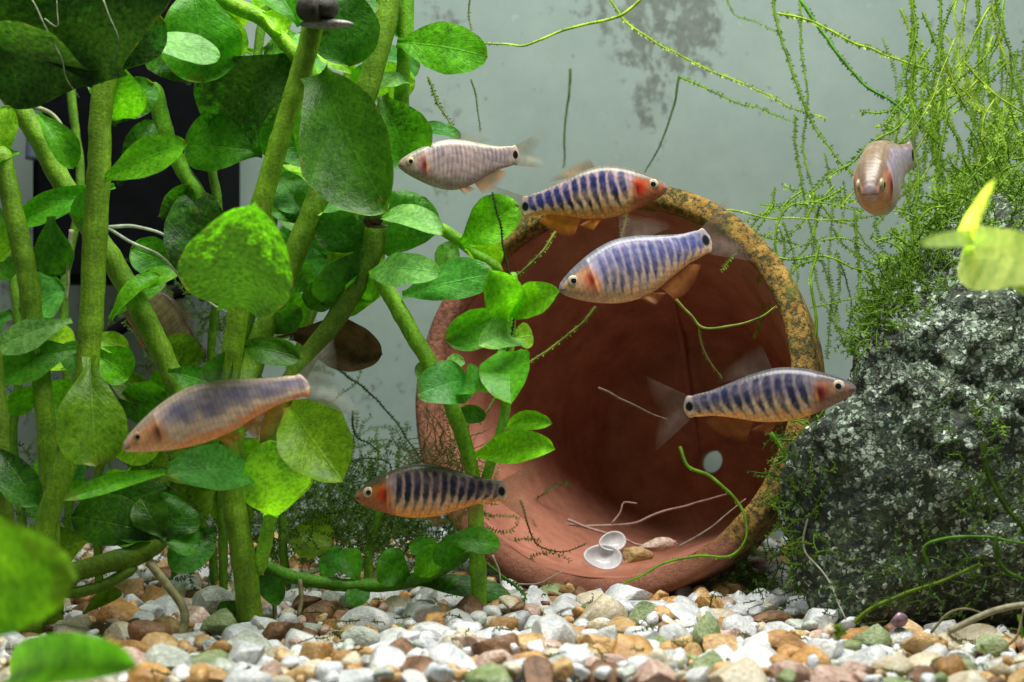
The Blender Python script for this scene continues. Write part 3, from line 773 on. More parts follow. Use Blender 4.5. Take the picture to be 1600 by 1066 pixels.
# H: stem of the big olive leaf
p = plant('stem with a very large olive leaf hanging in the upper middle', (400, 560, 10))
stem(p, [(612, -40, 20), (596, 60, 15), (562, 170, 10), (520, 255, 5), (482, 345, 0), (448, 430, 0), (415, 510, 0), (395, 570, 5), (372, 640, -30), (358, 730, -58)], 36, (0.19, 0.34, 0.02), nodes=(0.36, 0.62))
leaf(p, -130, 498, 112, 604, 330, 140, -18, 'deep', 0.15, dt=-150, shape=0.56, base_w=0.35)
leaf(p, -40, 596, 150, 640, 262, 100, 0, 'mid', 0.45, dt=0)
leaf(p, -20, 500, 335, 606, 326, 38, 55, 'pale', dt=-70); leaf(p, 20, 585, 90, 560, 140, 40, 0, 'mid')
leaf(p, 30, 472, 262, 496, 128, 64, 0, 'bright', 0.2); leaf(p, 25, 505, 265, 440, 205, 70, 0, 'mid', 0.3); leaf(p, 30, 490, 340, 430, 275, 62, 5, 'pale', 0.35)
leaf(p, 35, 470, 350, 440, 300, 60, 0, 'mid', 0.5); leaf(p, 40, 560, 120, 500, 70, 46, 10, 'lime'); leaf(p, 30, 565, 130, 590, 85, 26, 10, 'pale')
leaf(p, 50, 490, 100, 470, 50, 40, 0, 'pale'); leaf(p, 10, 420, 520, 470, 480, 40, 0, 'dark', 0.4); leaf(p, 40, 500, 200, 480, 130, 60, 10, 'bright', 0.1)
# I: thin upright stem with the speckled leaf on the right
p = plant('thin upright stem at top with a bright speckled leaf to its right', (628, 200, 60))
stem(p, [(636, -40, 50), (634, 40, 50), (630, 110, 52), (625, 190, 60)], 24, GRN, nodes=(0.4,))
leaf(p, 40, 620, 66, 762, 88, 78, 14, 'bright', 0.3, dt=-20, shape=0.58)
leaf(p, 50, 628, 60, 585, 30, 34, 20, 'mid', 0.3); leaf(p, 40, 640, 130, 590, 135, 26, 50, 'pale'); leaf(p, 70, 640, 200, 720, 216, 20, 50, 'sea')
# J: middle stem below the pale leaves
p = plant('dark olive stem leaning left with pale shiny leaves at its top', (470, 570, -20))
stem(p, [(588, 345, -20), (580, 395, -20), (556, 445, -20), (520, 505, -20), (478, 562, -20), (448, 610, -30), (425, 680, -45), (427, 785, -55)], 33, DKO, nodes=(0.22,))
leaf(p, -50, 588, 346, 692, 366, 34, 50, 'pale', dt=-110); leaf(p, -20, 606, 400, 664, 308, 102, 0, 'mid', 0.15)
leaf(p, -10, 572, 392, 500, 338, 72, -5, 'dark', 0.4); leaf(p, -35, 566, 388, 500, 474, 62, -12, 'dark', 0.35)
leaf(p, -60, 576, 430, 688, 426, 50, 26, 'pale', 0.1, dt=-120); leaf(p, -30, 575, 415, 565, 470, 52, 0, 'bright', 0.1)
leaf(p, -10, 602, 458, 540, 492, 26, 30, 'bright'); leaf(p, 10, 520, 440, 480, 480, 50, 0, 'deep', 0.5); leaf(p, 0, 560, 340, 600, 380, 60, 0, 'dark', 0.4)
# K: stem in front of the pot's left rim
p = plant('green stem standing in front of the left rim of the pot', (748, 880, -40))
stem(p, [(590, 425, -40), (618, 475, -45), (655, 540, -50), (690, 598, -55), (712, 650, -55), (730, 705, -50), (742, 780, -45), (746, 880, -40), (750, 975, -40)], 25, (0.24, 0.46, 0.03), nodes=(0.14, 0.42, 0.75))
leaf(p, -50, 628, 462, 772, 428, 62, 20, 'sea', 0.1, dt=-40); leaf(p, -75, 738, 598, 651, 616, 70, 22, 'sea', 0.15, dt=-90, shape=0.55)
leaf(p, -75, 720, 600, 744, 612, 56, 10, 'sea', 0.1, dt=-90); leaf(p, -40, 690, 588, 648, 576, 34, 25, 'pale'); leaf(p, -35, 692, 582, 724, 562, 26, 20, 'pale')
leaf(p, -30, 715, 640, 760, 650, 30, 0, 'dark', 0.3); leaf(p, -60, 690, 845, 782, 852, 42, 25, 'mid', 0.3); leaf(p, -50, 745, 830, 680, 880, 40, 10, 'mid', 0.4)
# L: small bright stem in front of the pot mouth
p = plant('small stem of bright round leaves in front of the pot mouth', (750, 760, -60))
stem(p, [(802, 425, -70), (797, 520, -70), (792, 600, -70), (787, 655, -68), (770, 715, -65), (752, 770, -60)], 17, (0.20, 0.42, 0.03), nodes=(0.25, 0.5, 0.7))
leaf(p, -85, 800, 498, 766, 422, 64, 12, 'bright', dt=-95); leaf(p, -65, 786, 488, 695, 532, 62, -14, 'mid', 0.1, dt=-50); leaf(p, -85, 796, 492, 874, 456, 50, 22, 'bright', dt=-105)
leaf(p, -80, 802, 528, 747, 540, 48, 25, 'pale', dt=-100, shape=0.55); leaf(p, -70, 800, 530, 833, 524, 42, 15, 'lime'); leaf(p, -90, 802, 548, 798, 630, 76, 14, 'mid', 0.05, dt=-120, shape=0.52, base_w=0.5)
leaf(p, -75, 792, 668, 863, 662, 30, 28, 'bright', dt=-90); leaf(p, -80, 740, 714, 867, 702, 50, 26, 'bright', dt=-110); leaf(p, -60, 780, 610, 745, 590, 28, -20, 'mid')
# M: upper right stem of the thicket
p = plant('short stem between the thicket and the pot with two round leaves', (780, 425, 10))
stem(p, [(684, 352, 20), (715, 374, 15), (745, 398, 10), (785, 425, 5)], 19, LIM, nodes=(0.35,))
leaf(p, 0, 722, 382, 812, 322, 72, 15, 'bright', 0.05, dt=-40); leaf(p, 5, 728, 386, 780, 418, 56, 5, 'lime', dt=10); leaf(p, 15, 715, 372, 690, 420, 40, 10, 'pale'); 
# N: lower cluster around the foot of the stems
p = plant('low stem with a rounded yellow-green leaf under the blurred fish', (395, 975, -60))
stem(p, [(352, 620, -60), (356, 700, -60), (366, 790, -60), (380, 870, -60), (394, 985, -60)], 38, (0.18, 0.30, 0.02), nodes=(0.5,))
stem(p, [(428, 780, -55), (418, 830, -55), (404, 900, -58)], 22, LIM, name='side_stem')
leaf(p, -110, 452, 634, 535, 752, 112, -5, 'olive', 0.15, dt=-140, shape=0.58); leaf(p, -85, 420, 806, 420, 688, 106, 8, 'lime', 0.05, dt=-90)
leaf(p, -120, 404, 752, 258, 742, 64, 35, 'sea', 0.2, dt=-150); leaf(p, -90, 428, 802, 488, 745, 26, 20, 'lime'); leaf(p, -80, 400, 790, 470, 740, 50, 20, 'lime')
leaf(p, -110, 268, 738, 98, 782, 26, 20, 'mid', dt=-180); leaf(p, -100, 260, 760, 160, 800, 60, 20, 'dark', 0.4)
leaf(p, -80, 350, 640, 300, 700, 60, 0, 'mid', 0.4); leaf(p, -50, 390, 900, 440, 940, 40, 20, 'dark', 0.5); leaf(p, -50, 392, 940, 350, 980, 50, 20, 'deep', 0.5)
# O: creeping runner over the gravel
p = plant('bright green runner lying along the gravel at the foot of the thicket', (420, 905, 40))
stem(p, [(405, 880, -20), (445, 898, 0), (500, 910, 20), (560, 915, 25), (620, 912, 20), (680, 895, 0), (735, 862, -20)], 21, (0.13, 0.33, 0.03), nodes=(0.35, 0.7))
leaf(p, 20, 560, 912, 530, 862, 46, 10, 'mid', 0.2); leaf(p, 10, 640, 905, 590, 872, 60, 20, 'mid', 0.4); leaf(p, 0, 650, 900, 700, 862, 46, 30, 'bright', 0.3)
leaf(p, 30, 575, 910, 545, 945, 36, 20, 'mid', 0.3); leaf(p, 10, 640, 915, 800, 938, 36, 40, 'dark', 0.5, dt=0); leaf(p, 0, 700, 880, 640, 850, 36, 20, 'mid', 0.3)
leaf(p, 40, 505, 905, 535, 855, 34, 20, 'sea', 0.2)
for x0, y0, x1, y1 in ((415, 895, 432, 985), (468, 905, 466, 965)):
    V, Fc = tube(catmull([P(x0, y0, -10), P((x0 + x1) / 2 + 4, (y0 + y1) / 2, -15), P(x1, y1, -25)]), 3.6, 8); add('root', V, Fc, ROOT, p, color=(0.36, 0.33, 0.17, 1))
# P: thick lying stem at lower left
p = plant('thick mossy stem lying low over the gravel at left', (105, 900, -150))
stem(p, [(60, 915, -170), (110, 896, -160), (165, 880, -150), (210, 868, -140), (262, 838, -130)], 33, DKO, nodes=(0.6,))
stem(p, [(100, 930, -165), (160, 915, -155), (215, 885, -145)], 18, (0.14, 0.24, 0.02), name='side_stem')
leaf(p, -120, 262, 850, 190, 800, 70, 0, 'deep', 0.5); leaf(p, -110, 250, 840, 268, 770, 46, 0, 'dark', 0.6); leaf(p, -140, 130, 960, 190, 925, 26, 20, 'olive', 0.1)
for q_ in [(262, 838, 112, 806, 84, 10, 'deep', 0.5), (258, 842, 220, 778, 60, -5, 'deep', 0.4), (258, 842, 300, 790, 66, 0, 'dark', 0.5), (255, 846, 310, 850, 46, 25, 'mid', 0.4), (250, 850, 190, 835, 44, 30, 'deep', 0.3)]: leaf(p, -140, *q_)
V, Fc = tube(catmull([P(232, 878, -140), P(262, 915, -145), P(288, 955, -150), P(284, 1000, -160)]), 6.5, 10); add('root', V, Fc, ROOT, p, color=(0.38, 0.35, 0.18, 1))
# background stems that fill the thicket
rb = np.random.default_rng(5)
BGS = [('dim stem far back in the upper left thicket', [(120, -40, 300), (110, 120, 300), (125, 300, 300), (100, 460, 300), (110, 700, 300), (100, 930, 300)]),
       ('shaded stem behind the wide rounded top leaf', [(420, -40, 260), (400, 140, 260), (430, 300, 260), (400, 470, 260), (300, 740, 280), (270, 930, 290)]),
       ('shaded stem deep in the thicket beside the very large olive leaf', [(560, -40, 240), (540, 140, 240), (520, 260, 240), (520, 400, 240), (450, 600, 240), (440, 800, 230), (450, 945, 220)]),
       ('shaded stem low in the thicket above the moss tangle', [(300, 560, 260), (320, 680, 260), (300, 780, 260), (330, 850, 260), (335, 945, 260)]),
       ('shaded leafy stem rising behind the long slanting stem', [(330, 240, 180), (345, 400, 180), (330, 560, 180), (345, 760, 180), (350, 965, 180)]),
       ('leafy stem at far left low behind the upright stem', [(130, 520, 130), (170, 640, 130), (150, 780, 130), (160, 975, 130)]),
       ('low leafy shoot between the runner and the moss tangle', [(600, 780, 150), (580, 850, 150), (570, 955, 150)]),
       ('dim stem at the far left behind the olive stems', [(20, 420, 240), (30, 560, 240), (20, 700, 240), (40, 850, 240), (44, 950, 240)])]
for qi, (lab, pts) in enumerate(BGS):
    p = plant(lab, pts[-1]); stem(p, pts, 14, (0.14, 0.28, 0.02), nodes=(0.2, 0.5, 0.8))
    cc = catmull(pts, 30)
    for i in range(2, len(cc) - 1, 2 if qi != 3 else 4):
        for sg in (1, -1):
            if qi == 0 and rb.random() < 0.5 or rb.random() < 0.12: continue
            x, y, d = cc[i]
            if y > 860 or (qi in (0, 1, 2) and y > 480 and rb.random() < 0.6): continue
            if qi == 0 and y < 470 or qi == 4 and y < 520 or qi == 1 and sg < 0 and y > 120 and y < 480: continue
            an = rb.uniform(-0.6, 0.7)
            ln = rb.uniform(70, 115) * (0.55 if qi == 6 else 1.0)
            leaf(p, d, x + sg * 8, y, x + sg * ln * math.cos(an), y + ln * math.sin(an), rb.uniform(45, 85), rb.uniform(-20, 35), ['mid', 'olive', 'bright', 'sea', 'lime'][int(rb.integers(5))], rb.uniform(0, 0.5), dt=rb.uniform(-60, 60))
# Q: leaves right against the front glass
p = plant('broad yellow-green leaf close to the front glass at lower left', (-10, 940, -460), None)
stem(p, [(-40, 1010, -460), (-30, 950, -460), (-25, 900, -460)], 26, OLV)
leaf(p, -460, -70, 910, 116, 908, 182, 5, 'lime', 0.05, dt=-470, shape=0.6, base_w=0.5)
p = plant('green leaf lying at the bottom edge near the front glass', (10, 1090, -520), None)
stem(p, [(-40, 1090, -520), (0, 1075, -520), (30, 1062, -520)], 14, GRN)
leaf(p, -520, 18, 1066, 218, 1040, 66, 20, 'bright', 0.0, dt=-520)
# R: pale growing tip at the right, near the glass
p = plant('pale lime growing tip of a plant near the glass at right', (1650, 480, -430), None)
TONE['tip'] = (0.72, 0.88, 0.32)
stem(p, [(1520, 378, -430), (1560, 420, -432), (1620, 455, -435), (1690, 470, -440)], 28, (0.66, 0.84, 0.22))
leaf(p, -450, 1500, 408, 1660, 414, 88, 10, 'tip', dt=-450, shape=0.5, base_w=0.1, calm=True); leaf(p, -440, 1520, 384, 1438, 382, 22, 20, 'tip', dt=-470, calm=True)
leaf(p, -430, 1524, 372, 1556, 278, 26, 15, 'tip', dt=-420, shape=0.4); leaf(p, -435, 1500, 372, 1545, 362, 34, 10, 'tip', base_w=0.6)
# ------------------------------------------------------------------ fish
def mat_fish():
    m = M('fish_skin')
    a = m.node('ShaderNodeAttribute', attribute_name='pattern')
    uvn = m.node('ShaderNodeUVMap'); v = m.node('ShaderNodeTexVoronoi', voronoi_dimensions='2D'); v.inputs['Scale'].default_value = 1.0; v.inputs['Randomness'].default_value = 0.22; m.link(uvn.outputs[0], v.inputs['Vector']); n = m.noise(3.0, 2, 0.6)
    c = m.mix(0.55, a.outputs['Color'], m.ramp(v.outputs['Distance'], [(0.1, (1.12, 1.12, 1.14)), (0.42, (1.0, 1.0, 1.0)), (0.62, (0.62, 0.63, 0.66))]), 'MULTIPLY')
    hs = m.node('ShaderNodeSeparateColor'); m.link(v.outputs['Color'], hs.inputs[0])
    c = m.mix(0.5, c, m.ramp(hs.outputs[0], [(0.0, (0.75, 0.75, 0.78)), (1.0, (1.3, 1.28, 1.25))]), 'MULTIPLY')
    c = m.mix(0.4, c, m.ramp(n, [(0.3, (0.72, 0.72, 0.72)), (0.7, (1.25, 1.25, 1.25))]), 'MULTIPLY')
    m.p(Base_Color=c, Roughness=0.34, Specular_IOR_Level=0.42)
    m.bs.inputs['Subsurface Weight'].default_value = 0.5
    m.bs.inputs['Subsurface Radius'].default_value = (1.0, 0.5, 0.3)
    m.bs.inputs['Subsurface Scale'].default_value = 14 * S
    m.bump(v.outputs['Distance'], -0.8, 0.4)
    return m.mat
def mat_fin():
    m = M('fish_fin')
    inf = m.node('ShaderNodeObjectInfo')
    uvn = m.node('ShaderNodeUVMap'); sep = m.node('ShaderNodeSeparateXYZ'); m.link(uvn.outputs[0], sep.inputs[0])
    ray = m.math('SINE', m.math('MULTIPLY', sep.outputs[0], 110.0))
    ray = m.ramp(ray, [(0.1, 0.80), (1.0, 1.0)])
    fade = m.ramp(sep.outputs[1], [(0.0, 1.0), (0.6, 0.8), (1.0, 0.15)])
    fac = m.math('MULTIPLY', m.math('MULTIPLY', ray, fade), inf.outputs['Alpha'], clamp=True)
    c = m.mix(1.0, inf.outputs['Color'], m.ramp(m.noise(12, 3), [(0.3, (0.7, 0.7, 0.7)), (0.7, (1.25, 1.25, 1.25))]), 'MULTIPLY')
    m.p(Base_Color=c, Roughness=0.4)
    mx = m.add_translucent(c, 0.5)
    tr = m.node('ShaderNodeBsdfTransparent'); m2 = m.node('ShaderNodeMixShader')
    m.link(fac, m2.inputs[0]); m.link(tr.outputs[0], m2.inputs[1]); m.link(mx.outputs[0], m2.inputs[2]); m.link(m2.outputs[0], m.out.inputs['Surface'])
    return m.mat
SKIN, FIN = mat_fish(), mat_fin()
IRIS = mat_objcolor('fish_iris', 0.2, 6, 0, 0.2)
PUP = mat_plain('fish_pupil', (0.002, 0.002, 0.002), (0.006, 0.005, 0.005), 10, 0.12, 0.0, 0.6)
def interp(xs, ys, x):
    """smooth curve through knots"""
    xs, ys = np.array(xs), np.array(ys); m = np.gradient(ys, xs)
    i = np.clip(np.searchsorted(xs, x) - 1, 0, len(xs) - 2); h = xs[i + 1] - xs[i]; t = np.clip((x - xs[i]) / h, 0, 1)
    return (2 * t ** 3 - 3 * t ** 2 + 1) * ys[i] + (t ** 3 - 2 * t ** 2 + t) * h * m[i] + (-2 * t ** 3 + 3 * t ** 2) * ys[i + 1] + (t ** 3 - t ** 2) * h * m[i + 1]
XS = [0, .012, .035, .08, .16, .28, .42, .56, .70, .84, .94, .985, 1.0]
TOP = [0.002, .024, .044, .072, .110, .153, .176, .160, .122, .086, .073, .060, .022]
BOT = [0.002, .022, .042, .070, .108, .150, .172, .160, .116, .078, .066, .054, .020]
WID = [0.002, .020, .034, .052, .068, .080, .082, .070, .050, .030, .018, .012, .004]
def fish(label, nose, tail, dep=0.34, wid=1.0, belly=1.0, bend=0.0, lat=0.0, roll=0.0, bands=11, bcol=(0.055, 0.075, 0.22), bcol2=(0.012, 0.012, 0.03), gap=(0.60, 0.48, 0.50),
         back=(0.26, 0.24, 0.19), low=(0.86, 0.50, 0.18), head=(0.72, 0.36, 0.17), gill=(0.62, 0.06, 0.03), flank_lo=(0.78, 0.60, 0.42), cont=1.0, spot=1.0, iris=(0.50, 0.43, 0.30),
         finc=(0.62, 0.22, 0.04), fina=0.75, tailc=(0.42, 0.36, 0.26), taila=0.4, dors_a=0.5, stripe=None, cat='fish', dorsal_lift=1.0, scatter=1, tailspread=1.0, dorsc=None, eye=1.0):
    N, T = P(*nose), P(*tail); L = np.linalg.norm(N - T); f = (N - T) / L
    up = np.array([0, 0, 1.0]); up = nrm(up - f * (up @ f)); l = np.cross(f, up)
    r_ = math.radians(roll); up, l = up * math.cos(r_) + l * math.sin(r_), l * math.cos(r_) - up * math.sin(r_)
    side = 1.0 if l @ np.array([0, -1.0, 0]) > 0 else -1.0; l = l * side        # l points to the camera
    dz = dep / 0.362
    def body(s, v, w):
        s = np.asarray(s, float)
        off = bend * (s - 0.45) ** 2; lo = lat * (s - 0.35) ** 2
        return N - f * (s * L)[..., None] + up * ((v + off) * L)[..., None] + l * ((w + lo) * L)[..., None]
    ns, na = 150, 72
    s = np.linspace(0, 1, ns); s = 0.5 * s + 0.5 * (1 - np.cos(math.pi * s)) / 2; a = np.linspace(0, 2 * math.pi, na, endpoint=False)
    tp = interp(XS, TOP, s) * dz; bt = interp(XS, BOT, s) * dz * (1 + (belly - 1) * np.exp(-((s - 0.42) / 0.25) ** 2)); wd = interp(XS, WID, s) * wid
    wd = wd * (1 + 0.10 * np.exp(-((s - 0.225) / 0.02) ** 2) * (s < 0.225) + 0.05 * np.exp(-((s - 0.20) / 0.05) ** 2))
    ca, sa = np.cos(a), np.sin(a)
    vz = np.sign(ca) * np.abs(ca) ** 0.92
    Z = np.where(ca[None] > 0, tp[:, None], bt[:, None]) * vz[None]
    Wt = wd[:, None] * (np.sign(sa) * np.abs(sa) ** 0.8)[None]
    ss = np.repeat(s[:, None], na, 1)
    V = body(ss, Z, Wt).reshape(-1, 3)
    sv, vv = ss.ravel(), (np.where(ca > 0, ca, ca)[None] * np.ones((ns, 1))).ravel()
    q = np.stack([sv * L, vv * 40, np.repeat(np.sign(sa)[None], ns, 0).ravel() * 50], 1)
    n1, n2 = vnoise(q, 16, 3 + scatter), vnoise(q, 6, 9 + scatter)
    arr = lambda c: np.array(c, float)[None]
    mixc = lambda A, B, t: A * (1 - t[:, None]) + B * t[:, None]
    C = np.repeat(arr(gap), len(sv), 0)
    C = mixc(C, arr(flank_lo), smooth(0.25, -0.35, vv + 0.1 * n1))
    C = mixc(C, arr(low), smooth(-0.40, -0.85, vv + 0.14 * n1))
    C = mixc(C, arr(back), smooth(0.52, 0.86, vv + 0.08 * n1 - 0.1 * sv))
    # vertical bars, wide in the middle and drawn to a point below
    if stripe is None:
        ph = (sv - 0.265 + 0.03 * (vv - 0.2) ** 2 - 0.015 * vv) / 0.70 * bands + 0.10 * n1 + 0.16 * vnoise(q, 45, 60 + scatter)
        duty = 0.72 * smooth(-0.95, -0.05, vv + 0.16 * vnoise(q, 22, 40 + scatter)) * smooth(0.86, 0.62, vv)
        m_ = smooth(-0.17, 0.26, duty - np.abs(((ph % 1.0) - 0.5) * 2) * 1.0 + 0.14 * n2 + 0.12 * vnoise(q, 3.5, 77 + scatter))
        m_ *= smooth(0.24, 0.29, sv) * smooth(0.97, 0.93, sv)
        bc = mixc(np.repeat(arr(bcol), len(sv), 0), arr(bcol2), smooth(0.30, -0.35, vv + 0.2 * n1))
        C = mixc(C, bc, np.clip(m_ * cont * (0.82 + 0.3 * n1 + 0.25 * vnoise(q, 4.5, 91 + scatter)), 0, 1))
        wash = smooth(0.55, 0.95, sv) * smooth(-0.75, -0.2, vv) * smooth(0.95, 0.5, vv) * 0.55 * cont
        C = mixc(C, arr(bcol) * 1.5, np.clip(wash * (0.7 + 0.6 * n1), 0, 1))
    else:
        m_ = smooth(-0.30, 0.05, vv + 0.15 * n1 + 0.25 * (sv - 0.6)) * smooth(0.80, 0.55, vv) * smooth(0.22, 0.32, sv)
        C = mixc(C, arr(stripe), np.clip(m_ * (0.75 + 0.35 * n1), 0, 1))
    # head, gill cover, snout, mouth
    hm = smooth(0.27, 0.20, sv + 0.03 * vv)
    C = mixc(C, mixc(np.repeat(arr(head), len(sv), 0), arr(back) * 0.9, smooth(0.35, 0.75, vv)), hm)
    C = mixc(C, arr(gap) * 0.75 + 0.05, smooth(0.07, 0.0, sv) * 0.7)
    g = np.exp(-(((sv - 0.195) / 0.036) ** 2 + ((vv + 0.05 + 2.2 * (sv - 0.195)) / 0.40) ** 2) * 1.1) * (0.8 + 0.35 * n1 + 0.3 * n2)
    C = mixc(C, arr(gill), np.clip(g * 1.15, 0, 1))
    g3 = np.exp(-(((sv - 0.205) / 0.014) ** 2 + ((vv + 0.02) / 0.22) ** 2)); C = mixc(C, arr(gill) * 0.25, np.clip(g3 * 0.7, 0, 1))
    g2 = np.exp(-(((sv - 0.228 - 0.02 * vv) / 0.009) ** 2 + ((vv + 0.25) / 0.28) ** 2))
    C = mixc(C, arr((0.85, 0.50, 0.22)), np.clip(g2 * 0.75, 0, 1))
    mo = np.exp(-((vv + 0.15 + (0.05 - sv) * 3) / 0.14) ** 2) * smooth(0.05, 0.03, sv)
    C = mixc(C, arr((0.10, 0.06, 0.05)), mo * 0.6)
    # tail root: pale patch with the black spot
    C = mixc(C, arr((0.62, 0.55, 0.46)), smooth(0.915, 0.965, sv) * (0.05 + 0.45 * spot))
    sp = smooth(1.1, 0.75, np.sqrt(((sv - 0.965) / 0.024) ** 2 + ((vv - 0.05) / 0.42) ** 2))
    C = mixc(C, arr((0.004, 0.004, 0.005)), sp * spot)
    C = np.clip(C * (1 + 0.10 * n2[:, None]), 0, 1) ** 1.5
    Fc = grid_faces(ns, na, True) + [tuple(range(na))[::-1], tuple((ns - 1) * na + j for j in range(na))]
    mid = N - f * L * 0.45
    root = thing('fish', mid - up * (0.17 * L), label, cat, 'small banded fish in the tank')
    uvb = np.stack([sv * L / 6.2, (np.repeat(np.abs(np.where(a > math.pi, 2 * math.pi - a, a))[None], ns, 0) * ((tp + bt) / 2)[:, None] * 0.5 + 0.17 * dz).ravel() * L / 6.2], 1)
    add('body', V, Fc, SKIN, root, origin=mid, col=C, uv=uvb)
    # eyes
    er = 0.037 * L * eye
    for sg in (1, -1):
        se = 0.098; we = float(interp(XS, WID, np.array([se]))[0]) * wid
        c = body(np.array([se]), np.array([0.022 * dz]), np.array([sg * we * 0.86]))[0]
        Ve, Fe = ico(3); ln = l * sg
        E = c + (Ve[:, :1] * f + Ve[:, 1:2] * up) * er + Ve[:, 2:] * ln * er * 0.42
        eo = add('eye', E, Fe, IRIS, root, origin=c, color=(*iris, 1))
        Ep = c + ln * er * 0.20 + (Ve[:, :1] * f + Ve[:, 1:2] * up) * er * 0.60 + Ve[:, 2:] * ln * er * 0.28
        add('pupil', Ep, Fe, PUP, eo)
    # fins
    def fin(name, base, tip, color, alpha, nr=22, nt=7, wave=0.012):
        V, UV = [], []
        for i in range(nr):
            u = i / (nr - 1); b, t = base(u), tip(u)
            for j in range(nt):
                w = j / (nt - 1); p3 = b + (t - b) * w
                p3 = p3 + l * (L * wave * math.sin(u * 7 + w * 2.2) * w)
                V.append(p3); UV.append((u, w))
        add(name, np.array(V), grid_faces(nr, nt), FIN, root, origin=np.array(V[0]), color=(*color, alpha), uv=UV)
    B1 = lambda s_, v_, w_=0.0: body(np.array([s_]), np.array([v_]), np.array([w_]))[0]
    tops = lambda s_: float(interp(XS, TOP, np.array([s_]))[0]) * dz
    bots = lambda s_: -float(interp(XS, BOT, np.array([s_]))[0]) * dz
    dl = dorsal_lift
    fin('dorsal_fin', lambda u: B1(0.46 + 0.16 * u, tops(0.46 + 0.16 * u) - 0.012), lambda u: B1(0.50 + 0.29 * u ** 0.8, tops(0.50) + (0.135 * (1 - u) ** 0.6 + 0.012) * dl - 0.05 * u), dorsc or tailc, dors_a)
    fin('anal_fin', lambda u: B1(0.60 + 0.20 * u, bots(0.60 + 0.20 * u) + 0.012), lambda u: B1(0.66 + 0.23 * u ** 0.8, bots(0.62) - 0.115 * math.sin(math.pi * min(1, 0.42 + 0.5 * u)) + 0.065 * u), finc, min(1.0, fina * 1.3))
    for sg in (1, -1):
        fin('pelvic_fin', lambda u: B1(0.45 + 0.05 * u, bots(0.46) + 0.02, sg * 0.02), lambda u: B1(0.53 + 0.09 * u, bots(0.5) - 0.07 * (1 - 0.7 * u) - 0.005, sg * 0.045), finc, fina * 0.9, nr=9)
        fin('pectoral_fin', lambda u: B1(0.255, -0.03 - 0.035 * u, sg * 0.080 * wid), lambda u: B1(0.345 - 0.02 * u, -0.045 - 0.075 * u, sg * (0.115 + 0.02 * u) * wid), tailc, taila * 0.35, nr=9)
    def tb(u): return B1(0.955, (u - 0.5) * 2 * 0.070 * dz)
    def tt(u):
        v = (u - 0.5) * 2; ln = 0.155 + 0.105 * abs(v) ** 1.3
        an = v * 0.62 * tailspread
        return B1(0.985 + ln * math.cos(an), math.sin(an) * ln * 1.15 + v * 0.05)
    fin('tail_fin', tb, tt, tailc, min(1.0, taila * 1.1), nr=34, nt=9, wave=0.02)
    return root

fish('pale pinkish fish with fine grey bars near the top centre', (622, 262, -60), (812, 248, -20), dep=0.40, belly=1.12, bend=0.10, bands=19, bcol=(0.22, 0.20, 0.22), bcol2=(0.42, 0.34, 0.32), gap=(0.56, 0.47, 0.45), back=(0.48, 0.46, 0.38),
     low=(0.58, 0.46, 0.44), flank_lo=(0.60, 0.50, 0.48), head=(0.55, 0.45, 0.40), gill=(0.50, 0.06, 0.08), cont=0.55, iris=(0.55, 0.46, 0.22), finc=(0.70, 0.24, 0.02), fina=0.9, tailc=(0.46, 0.36, 0.22), taila=0.55, dors_a=0.45, dorsal_lift=0.55, scatter=1, tailspread=0.6)
fish('bright blue-barred orange-bellied fish above the pot rim, facing right', (1043, 288, -20), (812, 318, -10), dep=0.365, bend=-0.12, bands=11, finc=(0.80, 0.28, 0.02), dorsc=(0.6, 0.30, 0.08), head=(0.55, 0.24, 0.12), fina=0.9, tailc=(0.44, 0.36, 0.16), taila=0.55, dors_a=0.75, dorsal_lift=0.5, scatter=2)
fish('lavender-blue barred fish tilted head down across the pot mouth', (874, 456, -50), (1112, 378, -30), dep=0.41, bend=0.05, bands=13, bcol=(0.15, 0.165, 0.34), bcol2=(0.10, 0.09, 0.20), gap=(0.50, 0.46, 0.58), back=(0.26, 0.27, 0.30), flank_lo=(0.58, 0.48, 0.42),
     low=(0.85, 0.58, 0.36), head=(0.72, 0.48, 0.32), gill=(0.65, 0.08, 0.05), cont=0.9, finc=(0.58, 0.22, 0.06), fina=0.6, tailc=(0.34, 0.27, 0.22), taila=0.5, dors_a=0.5, spot=0.9, scatter=3, roll=6)
fish('slender blue-grey barred fish swimming right in front of the pot', (1338, 604, -150), (1068, 634, -90), dep=0.325, bend=-0.05, bands=11, bcol=(0.075, 0.08, 0.16), bcol2=(0.05, 0.05, 0.11), gap=(0.36, 0.32, 0.36), back=(0.17, 0.16, 0.18), flank_lo=(0.78, 0.62, 0.46),
     low=(0.90, 0.56, 0.24), head=(0.46, 0.30, 0.22), gill=(0.36, 0.04, 0.02), cont=0.95, finc=(0.48, 0.17, 0.04), fina=0.55, tailc=(0.24, 0.18, 0.15), taila=0.5, dors_a=0.55, iris=(0.55, 0.46, 0.36), scatter=4)
fish('dark-barred fish with orange throat low beside the pot, facing left', (553, 772, -120), (792, 762, -110), dep=0.365, bend=-0.10, bands=12, bcol=(0.030, 0.036, 0.10), bcol2=(0.02, 0.02, 0.045), gap=(0.46, 0.36, 0.36), back=(0.16, 0.14, 0.09), flank_lo=(0.74, 0.56, 0.42),
     low=(0.86, 0.46, 0.14), head=(0.52, 0.24, 0.09), cont=1.0, finc=(0.5, 0.25, 0.10), fina=0.45, tailc=(0.46, 0.28, 0.16), taila=0.6, dors_a=0.35, scatter=5)
